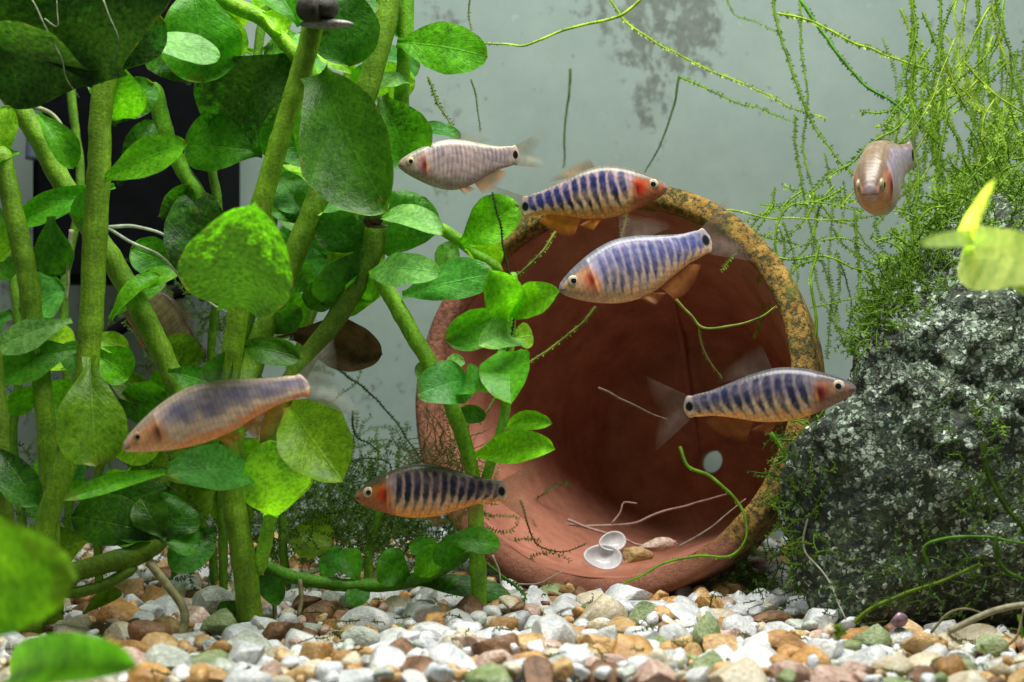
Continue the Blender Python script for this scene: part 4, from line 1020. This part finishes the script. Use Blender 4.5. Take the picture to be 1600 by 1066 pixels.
fish('blurred pale orange and violet fish among the left stems', (188, 692, -330), (478, 588, -300), dep=0.31, bend=-0.16, stripe=(0.42, 0.39, 0.50), gap=(0.80, 0.68, 0.64), back=(0.62, 0.53, 0.44), flank_lo=(0.96, 0.76, 0.62),
     low=(0.98, 0.50, 0.24), head=(0.92, 0.60, 0.38), gill=(0.55, 0.18, 0.12), spot=0.0, iris=(0.55, 0.34, 0.2), finc=(0.60, 0.26, 0.05), fina=0.8, tailc=(0.44, 0.42, 0.36), taila=0.8, eye=0.7, dors_a=0.4, dorsal_lift=0.5, scatter=6)
fish('small grey-pink fish facing the camera beside hanging moss', (1352, 303, -130), (1402, 244, 60), dep=0.50, wid=1.55, belly=1.12, lat=0.25, bands=9, bcol=(0.24, 0.22, 0.38), bcol2=(0.44, 0.36, 0.42), gap=(0.66, 0.58, 0.66), back=(0.36, 0.29, 0.22), flank_lo=(0.70, 0.58, 0.60),
     low=(0.70, 0.56, 0.54), head=(0.78, 0.46, 0.28), gill=(0.55, 0.14, 0.18), cont=0.25, finc=(0.45, 0.3, 0.24), fina=0.4, tailc=(0.36, 0.34, 0.3), taila=0.35, dors_a=0.3, iris=(0.42, 0.36, 0.22), scatter=7, dorsal_lift=0.6, eye=1.25)
fish('brownish fish half hidden behind the slanting left stem', (185, 440, 190), (314, 562, 190), dep=0.46, bands=10, bcol=(0.20, 0.17, 0.10), bcol2=(0.28, 0.22, 0.13), gap=(0.40, 0.34, 0.22), back=(0.16, 0.12, 0.06), flank_lo=(0.42, 0.36, 0.24),
     low=(0.44, 0.28, 0.14), head=(0.35, 0.26, 0.16), cont=0.35, finc=(0.60, 0.14, 0.04), fina=0.95, tailc=(0.40, 0.22, 0.12), taila=0.4, dors_a=0.5, dorsal_lift=0.4, scatter=8)
# ------------------------------------------------------------------ moss
def strand_shape(bag, c, r=2.0, leafl=7.5, every=1, seed=0, fuzz=1.0):
    """thin stem with pairs of tiny pointed leaflets"""
    rg = np.random.default_rng(seed)
    m = len(c); rad = r * np.linspace(1, 0.55, m)
    V, Fc = tube(c, rad, 4, False); bag.put(V, Fc)
    t, n, b = frames(c)
    LV, LF = [], []
    for i in range(1, m, every):
        for sg in (1, -1):
            if rg.random() > 0.9 * fuzz: continue
            an = rg.uniform(-0.7, 0.7) + (0 if sg > 0 else math.pi) + math.pi / 2
            o = math.cos(an) * n[i] + math.sin(an) * b[i]
            d = nrm(o + t[i] * rg.uniform(0.1, 0.9)); s = nrm(np.cross(d, n[i] + 0.3 * t[i])) 
            ln = leafl * rg.uniform(0.55, 1.15); w = ln * 0.27
            q = len(LV)
            LV += [c[i] + s * w * 0.3, c[i] + d * ln * 0.5 + s * w, c[i] + d * ln, c[i] + d * ln * 0.5 - s * w]
            LF.append((q, q + 1, q + 2, q + 3))
    if LV: bag.put(np.array(LV), LF)
GM, YG, DG, BM = (0.25, 0.44, 0.05), (0.42, 0.60, 0.08), (0.04, 0.09, 0.018), (0.17, 0.13, 0.05)
def strand(parent, pts, r=2.0, leafl=7.5, color=GM, seed=0, name='strand', fuzz=1.0, jit=2.5, step=4.5, **kw):
    c = catmull([P(*p) for p in pts], step)
    q = c + seed * 37.0
    c = c + jit * np.stack([vnoise(q, 30, 1), vnoise(q, 30, 2), vnoise(q, 30, 3)], 1)
    bag = Bag(); strand_shape(bag, c, r, leafl * 0.82, 1, seed, fuzz)
    return add(name, bag.verts(), bag.f, MOSS, parent, origin=c[0], color=(*color, 1), **kw)
def wander(x, y, D, dx, dy, n, step, turn, r_, dD=0.0, pull=(0, 0)):
    pts = [(x, y, D)]; a = math.atan2(dy, dx)
    for _ in range(n):
        a += r_.uniform(-turn, turn)
        x += math.cos(a) * step + pull[0]; y += math.sin(a) * step + pull[1]; D += r_.uniform(-12, 12) + dD
        pts.append((x, y, D))
    return pts
r2 = np.random.default_rng(21)
mp_ = thing('moss_plant', P(1500, 400, 120), 'big curtain of feathery green moss hanging over the rock', 'moss')
HANG = [([(1205, -20, 260), (1220, 60, 255), (1240, 120, 250), (1270, 190, 240), (1300, 235, 235), (1335, 275, 230)], 3.0, 9, GM),
        ([(1252, -20, 270), (1250, 60, 270), (1262, 150, 265), (1255, 230, 260), (1275, 330, 255), (1272, 420, 250), (1300, 500, 245), (1350, 545, 240)], 2.2, 7, GM),
        ([(1215, 20, 200), (1260, 30, 200), (1310, 55, 190), (1380, 85, 180), (1440, 105, 170), (1490, 130, 160), (1540, 180, 140)], 2.8, 10, YG),
        ([(1250, 0, 220), (1300, 70, 210), (1350, 130, 205), (1400, 165, 200), (1440, 200, 190)], 5.0, 9, (0.18, 0.42, 0.09)),
        ([(940, -20, 330), (985, 40, 320), (1050, 80, 310), (1110, 110, 300), (1180, 140, 290), (1235, 168, 280), (1290, 185, 270)], 2.6, 8, YG),
        ([(1060, 118, 360), (1100, 135, 355), (1150, 160, 350), (1190, 170, 345), (1235, 190, 340)], 2.0, 8, GM),
        ([(1240, 180, 260), (1248, 260, 262), (1262, 340, 266), (1280, 400, 270), (1300, 470, 275), (1290, 560, 280)], 2.3, 8, GM),
        ([(1425, -20, 150), (1428, 80, 150), (1424, 180, 150), (1434, 280, 145), (1425, 400, 140)], 4.2, 10, GM),
        ([(1470, -20, 130), (1468, 70, 130), (1455, 160, 132), (1462, 250, 135)], 2.8, 9, GM), ([(1510, -20, 160), (1504, 60, 160), (1512, 130, 160), (1540, 190, 150)], 2.6, 9, YG),
        ([(1550, -20, 100), (1570, 60, 100), (1590, 120, 100), (1600, 200, 100)], 2.6, 9, GM), ([(1525, -20, 180), (1530, 60, 180), (1528, 160, 175), (1510, 260, 170)], 2.2, 8, GM),
        ([(1440, 20, 170), (1460, 60, 168), (1480, 110, 165), (1510, 170, 160), (1550, 230, 150)], 3.2, 10, GM),
        ([(1100, 325, 220), (1150, 330, 215), (1200, 340, 210), (1260, 342, 205), (1330, 345, 200)], 2.4, 5, YG),
        ([(1215, 420, 170), (1212, 370, 175), (1225, 330, 180), (1255, 315, 185), (1300, 320, 190), (1345, 330, 195)], 2.4, 8, GM),
        ([(1225, 345, 175), (1240, 400, 175), (1245, 440, 170), (1230, 470, 165)], 2.0, 7, GM), ([(1190, 395, 170), (1235, 405, 172), (1290, 400, 175), (1340, 420, 175), (1390, 440, 175)], 2.4, 8, GM),
        ([(1290, 240, 260), (1300, 330, 255), (1295, 420, 250), (1310, 500, 245)], 1.8, 7, GM), ([(1335, 330, 180), (1340, 400, 178), (1350, 470, 172), (1375, 500, 168)], 3.0, 9, GM),
        ([(1130, -20, 480), (1145, 20, 480), (1180, 35, 478), (1210, 50, 476)], 1.8, 6, GM), ([(1265, 480, 230), (1320, 470, 225), (1370, 460, 220)], 1.8, 6, GM),
        ([(1310, 400, 260), (1330, 470, 255), (1320, 540, 250)], 1.5, 5, DG), ([(1380, 60, 260), (1395, 110, 258), (1400, 140, 256)], 1.5, 7, GM),
        ([(1270, 560, 120), (1275, 500, 125), (1268, 440, 130), (1280, 380, 140)], 4.0, 7, GM)]
for i, (pts, r, ll, c) in enumerate(HANG): strand(mp_, pts, r * 0.75, ll, c, 100 + i)
for i in range(62):                                            # the rest of the curtain
    x0 = 1610 - 205 * r2.random() ** 1.1; y0 = r2.uniform(-30, 240); D0 = r2.uniform(60, 380)
    dn = r2.random() < 0.7
    strand(mp_, wander(x0, y0, D0, r2.uniform(-0.7, 0.5), 1.0, int(r2.integers(4, 8)), 42, 0.5, r2), r2.uniform(1.1, 2.1), r2.uniform(7, 11), GM if r2.random() < 0.75 else YG, 200 + i)
for i in range(20):
    strand(mp_, wander(r2.uniform(1200, 1330), r2.uniform(280, 420), r2.uniform(170, 340), r2.uniform(-1, 1), r2.uniform(-0.3, 1), int(r2.integers(3, 6)), 34, 0.6, r2), r2.uniform(1.0, 1.8), r2.uniform(6, 9), GM, 300 + i)
# dense cushion over the crown of the rock
bag = Bag()
for i in range(300):
    x0 = r2.uniform(1400, 1640); u = (x0 - 1400) / 240.0
    ysurf = 440 - 120 * u ** 0.8
    y0 = r2.uniform(ysurf - 150 * min(1, 0.25 + u), ysurf + 45); D0 = r2.uniform(20, 300)
    c = catmull([P(*q) for q in wander(x0, y0, D0, r2.uniform(-1, 1), r2.uniform(-1, 0.6), 3, 19, 0.8, r2)], 5)
    strand_shape(bag, c, 1.7, 7.5, 1, i)
add('moss_cushion', bag.verts(), bag.f, MOSS, color=(*GM, 1), label='dense cushion of green moss growing on the rock top', cat='moss', kind='stuff')
# moss creeping over the face of the rock
for lab, pts, r, ll, c in [
        ('moss strand hanging down the right side of the rock', [(1535, 690, -190), (1545, 740, -195), (1570, 790, -200), (1610, 840, -205)], 5, 11, (0.07, 0.14, 0.02)),
        ('green moss strand reaching from the rock foot to the gravel', [(1335, 975, -170), (1370, 945, -180), (1420, 925, -190), (1480, 905, -195), (1530, 880, -190)], 3.4, 7, (0.16, 0.26, 0.02)),
        ('thin bright moss strand arching across the right of the rock', [(1450, 885, -190), (1446, 855, -195), (1480, 842, -200), (1540, 840, -205), (1620, 850, -205)], 2.8, 4, (0.12, 0.30, 0.03)),
        ('moss strand curving near the right edge of the rock', [(1555, 840, -205), (1560, 880, -208), (1590, 905, -208), (1630, 920, -205)], 4, 9, (0.08, 0.16, 0.02)),
        ('bright moss sprig against the left shoulder of the rock', [(1205, 676, -40), (1222, 700, -42), (1240, 730, -45), (1250, 765, -45)], 3.2, 11, (0.16, 0.38, 0.04)),
        ('short moss sprig beside the left foot of the rock', [(1215, 810, -40), (1235, 800, -45), (1255, 790, -48)], 2.6, 9, (0.14, 0.33, 0.04)),
        ('dim moss strand at the lower right corner of the rock', [(1590, 960, -240), (1600, 1000, -240), (1612, 1060, -240)], 2.5, 5, GM)]:
    strand(None, pts, r, ll, c, len(lab), name='moss_strand', label=lab, cat='moss')
bag = Bag()
for i in range(260):
    k = r2.integers(0, 5)
    cx, cy, sx, sy, D0 = [(1235, 725, 34, 60, 0), (1250, 880, 60, 60, -20), (1180, 905, 40, 28, 110), (1560, 780, 60, 120, -190), (1440, 900, 120, 50, -165)][k]
    x0, y0 = r2.normal(cx, sx * 0.6), r2.normal(cy, sy * 0.6)
    c = catmull([P(*q) for q in wander(x0, y0, D0 + r2.uniform(-15, 15), r2.uniform(-1, 1), r2.uniform(-1, 1), 3, 13, 0.8, r2)], 5)
    strand_shape(bag, c, 1.1, 5, 1, i)
add('rock_moss', bag.verts(), bag.f, MOSS, color=(0.08, 0.16, 0.025, 1), label='dark thin moss clinging to the face of the rock', cat='moss', kind='stuff')
# brighter moss draped over the upper slope of the rock
bag = Bag()
bvh_hits = ROCK_Q                                                   # rock surface points
front = bvh_hits[(bvh_hits[:, 1] < RC[1] - 40)]
fx = (front[:, 0]) / kd(front[:, 1]) + 800; fy = 533 - (front[:, 2] - CAMH) / kd(front[:, 1])
wgt = np.clip(1 - np.abs(fy - np.interp(fx, [1300, 1400, 1500, 1600], [550, 440, 370, 330])) / np.interp(fx, [1300, 1450, 1600], [40, 85, 115]), 0, 1) * (fx > 1300) * (fx < 1640)
wgt += 0.10 * (np.abs(fx - 1235) < 45) * (fy > 660) * (fy < 900) + 0.05 * (np.abs(fx - 1570) < 60) * (fy > 600) * (fy < 960)
pick = r2.choice(len(front), 640, p=wgt / wgt.sum())
for i, j in enumerate(pick):
    c0 = front[j] - np.array([0, 3.0, 0]); d = r2.normal(size=3) * [1, 0.35, 0.8] + [0, -0.25, 0.1]
    pts = [c0]
    for _ in range(3):
        d = nrm(d + 0.5 * r2.normal(size=3)); pts.append(pts[-1] + d * 15)
    strand_shape(bag, catmull(pts, 5), 1.3, 6.5, 1, i)
add('moss_drape', bag.verts(), bag.f, MOSS, color=(0.17, 0.32, 0.035, 1), label='bright moss draped over the upper slope of the rock', cat='moss', kind='stuff')
# single strands
for i, (lab, pts, r, ll, c) in enumerate([
        ('yellow-green moss strand arching to the speckled leaf at top', [(1020, -20, 150), (985, 15, 150), (955, 28, 150), (885, 46, 150), (820, 70, 145), (756, 68, 140)], 3.0, 5, YG),
        ('lone upright moss strand on the bare back glass', [(890, 108, 560), (888, 150, 560), (884, 200, 560), (880, 262, 560)], 2.6, 5, (0.10, 0.17, 0.05)),
        ('thin dark moss strand slanting up behind the blue-barred fish', [(1062, 118, 420), (1052, 170, 420), (1032, 225, 415), (1008, 270, 410)], 2.2, 4, (0.09, 0.15, 0.04)),
        ('moss strand between the blue-barred fish and the small bright stem', [(868, 362, 60), (850, 390, 50), (820, 420, 40), (795, 446, 20)], 2.2, 8, (0.24, 0.30, 0.06)),
        ('moss strand slanting across the left of the pot mouth', [(932, 478, 30), (905, 510, 25), (860, 545, 20), (826, 566, 10), (790, 600, 0), (750, 660, -5)], 2.2, 7, (0.24, 0.33, 0.06)),
        ('pale moss thread curving inside the upper right of the pot', [(1058, 468, 40), (1078, 492, 40), (1096, 512, 38), (1150, 508, 30), (1190, 495, 20), (1214, 480, 10)], 2.4, 4, (0.28, 0.36, 0.08)),
        ('moss thread hanging down inside the pot behind the slender fish', [(1094, 510, 40), (1098, 540, 45), (1112, 570, 50), (1128, 592, 55)], 2.0, 6, (0.26, 0.28, 0.08)),
        ('short moss sprig under the belly of the blue-barred fish', [(984, 318, 60), (976, 345, 60), (968, 380, 60)], 2.4, 9, (0.28, 0.26, 0.08)),
        ('bright moss strand looping over the lower rim of the pot', [(1062, 700, 60), (1075, 730, 50), (1110, 745, 45), (1140, 770, 40), (1162, 800, 35), (1166, 840, 30), (1140, 868, 25), (1090, 868, 25), (1040, 878, 30), (1000, 900, 35), (962, 916, 40)], 2.8, 6, (0.22, 0.42, 0.04)),
        ('dark moss strand on the lower left inside of the pot', [(812, 782, 130), (826, 820, 130), (840, 850, 128), (880, 862, 126), (915, 850, 130)], 1.6, 5, BM),
        ('hanging dark moss thread before the small bright stem', [(770, 300, -90), (785, 380, -95), (802, 460, -100), (800, 520, -100), (785, 580, -98)], 1.6, 5, DG),
        ('moss thread hanging below the speckled leaf at top', [(668, 120, 200), (680, 150, 200), (695, 180, 200), (712, 208, 200)], 2.0, 8, (0.22, 0.30, 0.06)),
        ('thin moss thread hanging from the tip of the speckled leaf', [(735, 124, 220), (745, 160, 220), (750, 205, 220)], 1.5, 4, (0.16, 0.22, 0.06)),
        ('moss thread hanging over the speckled leaf edge at top', [(735, -20, 160), (733, 20, 160), (738, 45, 150)], 1.8, 5, (0.18, 0.26, 0.06)),
        ('olive moss sprig lying on the front gravel at right', [(960, 1066, -420), (1030, 1052, -415), (1090, 1045, -410), (1140, 1030, -400)], 2.6, 8, (0.24, 0.32, 0.03)),
        ('small moss tuft standing in the gravel before the rock', [(1312, 1035, -330), (1306, 1010, -330), (1314, 985, -328), (1305, 975, -328)], 3.5, 12, (0.20, 0.30, 0.03)),
        ('dark moss strand lying on the gravel at lower middle', [(520, 985, -230), (570, 1005, -240), (640, 1025, -260), (690, 1045, -290)], 2.4, 8, (0.09, 0.12, 0.02)),
        ('green moss strand under the runner in front of the pot', [(760, 880, 40), (790, 905, 30), (820, 930, 10), (800, 955, -10)], 3.0, 9, (0.10, 0.22, 0.03))]):
    strand(None, pts, r, ll, c, 400 + i, name='moss_strand', label=lab, cat='moss', fuzz=0.9)
# dark thread tangle on the floor behind the stems
bag = Bag()
for i in range(640):
    k = r2.random()
    if k < 0.55: x0, y0, D0 = r2.normal(580, 105), r2.normal(828, 42), r2.uniform(120, 560)
    elif k < 0.8: x0, y0, D0 = r2.normal(330, 130), r2.normal(790, 60), r2.uniform(100, 560)
    elif k < 0.9: x0, y0, D0 = r2.normal(330, 50), r2.normal(540, 60), r2.uniform(300, 700)
    else: x0, y0, D0 = r2.normal(120, 110), r2.normal(700, 90), r2.uniform(200, 700)
    y0 = min(y0, 533 + (CAMH - 8) / kd(D0) - 6)
    c = catmull([P(q[0], min(q[1], 533 + (CAMH - 10) / kd(q[2])), q[2]) for q in wander(x0, y0, D0, r2.uniform(-1, 1), r2.uniform(-1, 0.4), int(r2.integers(3, 7)), 20, 0.7, r2)], 5)
    strand_shape(bag, c, r2.uniform(0.7, 1.3), 6.5, 1, i, 1.0)
add('moss_tangle', bag.verts(), bag.f, MOSS, color=(0.085, 0.17, 0.03, 1), label='dark green moss tangle spread over the floor behind the stems', cat='moss', kind='stuff')
for i, (lab, pts) in enumerate([('dark wiry moss thread looping above the dark-barred fish', [(470, 760, 200), (520, 735, 200), (570, 716, 200), (605, 722, 200), (612, 745, 200)]),
        ('dark wiry moss thread beside the olive leaf at lower left', [(552, 640, 180), (556, 680, 180), (575, 690, 180), (590, 705, 180)]),
        ('long dark moss thread falling toward the pot rim', [(520, 575, 300), (560, 600, 300), (600, 640, 300), (640, 690, 300), (665, 730, 300)])]):
    strand(None, pts, 1.8, 6, (0.05, 0.10, 0.02), 500 + i, name='moss_strand', label=lab, cat='moss')
# olive fuzz on the pot's left rim
bag = Bag()
for i in range(90):
    c = catmull([P(*q) for q in wander(r2.normal(690, 22), r2.normal(715, 25), r2.uniform(120, 190), r2.uniform(-1, 1), r2.uniform(-1, 1), 4, 13, 0.7, r2)], 5)
    strand_shape(bag, c, 0.9, 3, 1, i, 0.4)
add('rim_fuzz', bag.verts(), bag.f, MOSS, color=(0.16, 0.16, 0.05, 1), label='olive fuzz of algae on the left rim of the pot', cat='algae', kind='stuff')

bag = Bag()
for i in range(170):
    b0 = DEBRIS_SPOTS[int(r2.integers(len(DEBRIS_SPOTS)))]
    c0 = b0 + np.array([0, -8, r2.uniform(10, 20)]); d = r2.normal(size=3) * [1, 0.8, 0.12]; pts = [c0]
    for _ in range(int(r2.integers(2, 4))):
        d = nrm(d + 0.5 * r2.normal(size=3) * [1, 1, 0.2]); pts.append(pts[-1] + d * r2.uniform(7, 14))
    strand_shape(bag, catmull(pts, 4), r2.uniform(0.7, 1.6), 5, 1, i, 0.7)
add('plant_debris', bag.verts(), bag.f, MOSS, color=(0.13, 0.15, 0.03, 1), label='scraps of olive moss and dead plant matter scattered on the gravel', cat='debris', kind='stuff')
# ------------------------------------------------------------------ roots and small things
def root_line(lab, pts, r, color, taper=0.5):
    c = catmull([P(*p) for p in pts], 5.0)
    c = c + 1.5 * np.stack([vnoise(c, 25, 1), vnoise(c, 25, 2), vnoise(c, 25, 3)], 1)
    V, Fc = tube(c, r * np.linspace(1, taper, len(c)), 8)
    return add('root', V, Fc, ROOT, None, origin=c[0], color=(*color, 1), label=lab, cat='root')
WR, PR, BR = (0.62, 0.68, 0.52), (0.42, 0.27, 0.22), (0.24, 0.13, 0.08)
root_line('white root bent into a hook behind the left stems, upper arm', [(168, 356, -100), (205, 354, -98), (240, 360, -95), (268, 374, -92), (290, 392, -90)], 3.0, WR)
root_line('long white root running down right behind the slanting stem', [(168, 357, -101), (200, 376, -98), (245, 396, -90), (275, 425, -85), (292, 452, -80), (330, 474, -75), (356, 490, -70)], 2.5, WR)
root_line('short upright cream root left of the upright stem', [(112, 358, -60), (108, 400, -60), (104, 470, -58)], 3.8, (0.60, 0.60, 0.36))
root_line('curled cream root beside the slanting stem at upper left', [(48, 166, 20), (80, 176, 22), (98, 200, 24), (106, 235, 26), (108, 262, 26)], 4.0, (0.36, 0.38, 0.20))
root_line('long pale root arching on the floor of the pot', [(888, 820, 250), (930, 822, 262), (990, 818, 280), (1030, 800, 290), (1080, 788, 295), (1135, 772, 270)], 2.6, PR)
root_line('pale root crossing the lower pot toward its rim', [(886, 812, 235), (930, 828, 235), (970, 840, 235), (1000, 852, 232), (1060, 850, 200)], 2.8, (0.46, 0.30, 0.26))
root_line('forked pale root tip in the lower pot', [(955, 820, 262), (970, 800, 265), (975, 785, 268), (995, 787, 270)], 2.0, PR)
root_line('thin brown root poking toward the tail of the slender fish', [(935, 606, 60), (970, 622, 60), (1005, 640, 55), (1042, 655, 50)], 2.0, (0.28, 0.19, 0.12))
root_line('pale root along the lower right rim of the pot', [(1060, 855, 100), (1100, 832, 95), (1130, 808, 92), (1165, 780, 90)], 2.0, (0.40, 0.30, 0.24))
root_line('thin grey root hanging down the left face of the rock', [(1288, 730, -60), (1275, 770, -75), (1260, 820, -90), (1258, 860, -100), (1290, 900, -130), (1322, 968, -170)], 2.2, (0.42, 0.42, 0.32))
root_line('pale branch lying from the gravel to the right edge', [(1482, 986, -225), (1530, 965, -230), (1570, 950, -235), (1640, 938, -240)], 5.0, (0.36, 0.34, 0.22), 0.9)
root_line('curved brown root above the pale branch', [(1455, 990, -215), (1480, 960, -220), (1510, 952, -225), (1545, 962, -228)], 2.4, (0.24, 0.22, 0.12))
root_line('thin root at the lower right corner', [(1560, 1020, -270), (1590, 990, -268), (1600, 950, -265)], 2.4, (0.26, 0.24, 0.14))
root_line('fine pale root drooping in front of the pot base at left', [(770, 890, 60), (800, 910, 62), (840, 912, 64), (880, 890, 70)], 1.6, (0.45, 0.40, 0.32))
root_line('fine whitish root below the runner', [(770, 868, 30), (780, 900, 28), (785, 940, 20)], 2.0, (0.50, 0.48, 0.36))
# fine hairs on the dark canopy leaf
for i, (lab, pts) in enumerate([('long fine hair root crossing the dark canopy leaf', [(50, 0, -235), (72, 45, -240), (95, 90, -238), (104, 125, -220), (125, 152, -200)]),
                                ('short fine hair root on the dark canopy leaf', [(70, 30, -240), (90, 42, -242), (88, 0, -240)]),
                                ('fine hair root hanging from the top over the dark leaf', [(162, 0, -240), (175, 35, -242), (185, 65, -235), (178, 98, -215)])]):
    root_line(lab, pts, 1.2, (0.30, 0.36, 0.20))
# withered brown leaf behind the stem
wl = thing('withered_leaf', P(470, 540, 60), 'dark brown withered leaf behind the leaning stem', 'leaf')
V, Fc, UV = leaf_mesh(P(455, 520, 60), P(598, 553, 40), 80, -10, 0.05, 0.25, 0.6, 77, 0.3)
add('blade', V, Fc, mat_plain('withered_brown', (0.03, 0.018, 0.008), (0.16, 0.09, 0.035), 30, 0.6, 1.0, 0.3, 0.25), wl)
V, Fc = tube(catmull([P(455, 520, 60), P(430, 528, 60), P(410, 540, 62)]), 4, 8); add('stalk', V, Fc, STEM, wl, color=(0.12, 0.10, 0.03, 1))
# snails
def snail(lab, px, py, D, R, c1, c2, foot=None, spin=0.0):
    m = mat_plain('snail_shell', c1, c2, 9, 0.55, 0.8, 0.3)
    ctr = P(px, py, D); t = np.linspace(0, 1, 90); th = t * 2 * math.pi * 2.6 + spin
    rr = R * 0.55 * (0.10 + 0.9 * t ** 1.5); tr = R * (0.10 + 0.52 * t ** 1.2)
    c = ctr + np.stack([np.cos(th) * rr, np.sin(th) * rr, R * 0.35 * (1 - t)], 1)
    root = thing('snail', ctr - [0, 0, R], lab, 'snail')
    V, Fc = tube(c, tr, 16); add('shell', V, Fc, m, root)
    Ve, Fe = ico(3); E = ctr + np.array([R * 0.25, R * 0.3, -R * 0.55]) + Ve * np.array([R * 1.2, R * 0.5, R * 0.22])
    add('foot', E, Fe, mat_plain('snail_foot', *(foot or ((0.05, 0.04, 0.03), (0.14, 0.11, 0.09))), 8, 0.35, 0.4), root)
snail('small dark brown snail on the leaf at the middle of the thicket', 585, 345, -75, 15, (0.03, 0.012, 0.008), (0.09, 0.04, 0.025))
snail('dark snail with a silvery foot under the top leaf', 500, 16, -150, 34, (0.012, 0.012, 0.01), (0.07, 0.06, 0.045), ((0.12, 0.10, 0.09), (0.42, 0.39, 0.37)), 1.0)
# things lying in the pot mouth and on the gravel
def single(name, lab, cat, px, py, D, hw, hh, mat, shape, rot=(0, 0, 0)):
    V, Fc = SHAPE3[shape]; ext = (V.max(0) - V.min(0)) / 2; k = kd(D); c = P(px, py, D)
    Q = (V / ext * np.array([hw * k, min(hw, hh) * k, hh * k])) @ rotm(*rot).T + c
    return add(name, Q, Fc, mat, None, origin=c - [0, 0, hh * k], label=lab, cat=cat)
SHELL = mat_plain('pearly_shell', (0.60, 0.55, 0.58), (0.84, 0.81, 0.83), 22, 0.25, 0.3, 0.5, 0.2)
def clam(lab, px, py, D, hw, hh, rot):
    """open half of a small shell: a thick cupped oval"""
    n1, n2 = 14, 28; V = []
    for lay, th in ((1.0, 0), (0.90, 1)):
        for i in range(n1):
            r = (i / (n1 - 1)); 
            for j in range(n2):
                an = 2 * math.pi * j / n2
                V.append((hw * r * math.cos(an) * lay, (hw * 0.5 * (1 - r * r)) * lay - (2.5 if th else 0) * (1 - r), hh * r * math.sin(an) * lay * (1 + 0.15 * math.cos(an))))
    Fc = grid_faces(n1, n2, True) + [tuple(i + n1 * n2 for i in f)[::-1] for f in grid_faces(n1, n2, True)]
    o = (n1 - 1) * n2
    Fc += [(o + j, o + (j + 1) % n2, o + n1 * n2 + (j + 1) % n2, o + n1 * n2 + j) for j in range(n2)]
    c = P(px, py, D); Q = np.array(V) * kd(D) @ rotm(*rot).T + c
    return add('shell', Q, Fc, SHELL, None, origin=c - [0, 0, hh], label=lab, cat='shell')
clam('larger pearly white shell lying in the mouth of the pot', 942, 870, 150, 31, 22, (-0.6, 0.1, 0))
clam('smaller pearly white shell behind the larger one in the pot', 957, 846, 168, 23, 16, (-0.5, -0.2, 0.3))
single('stone', 'flat tan stone beside the shells in the pot', 'stone', 992, 868, 165, 27, 12, STONE['tan'], 3)
single('stone', 'pinkish stone at the back of the pot floor', 'stone', 1030, 852, 200, 34, 12, STONE['pink'], 5)
single('snail_shell', 'tiny round purple snail shell at the foot of the rock', 'shell', 1403, 967, -195, 14, 13, mat_plain('purple_shell', (0.10, 0.05, 0.08), (0.34, 0.22, 0.30), 10, 0.25, 0.3, 0.6), 0)
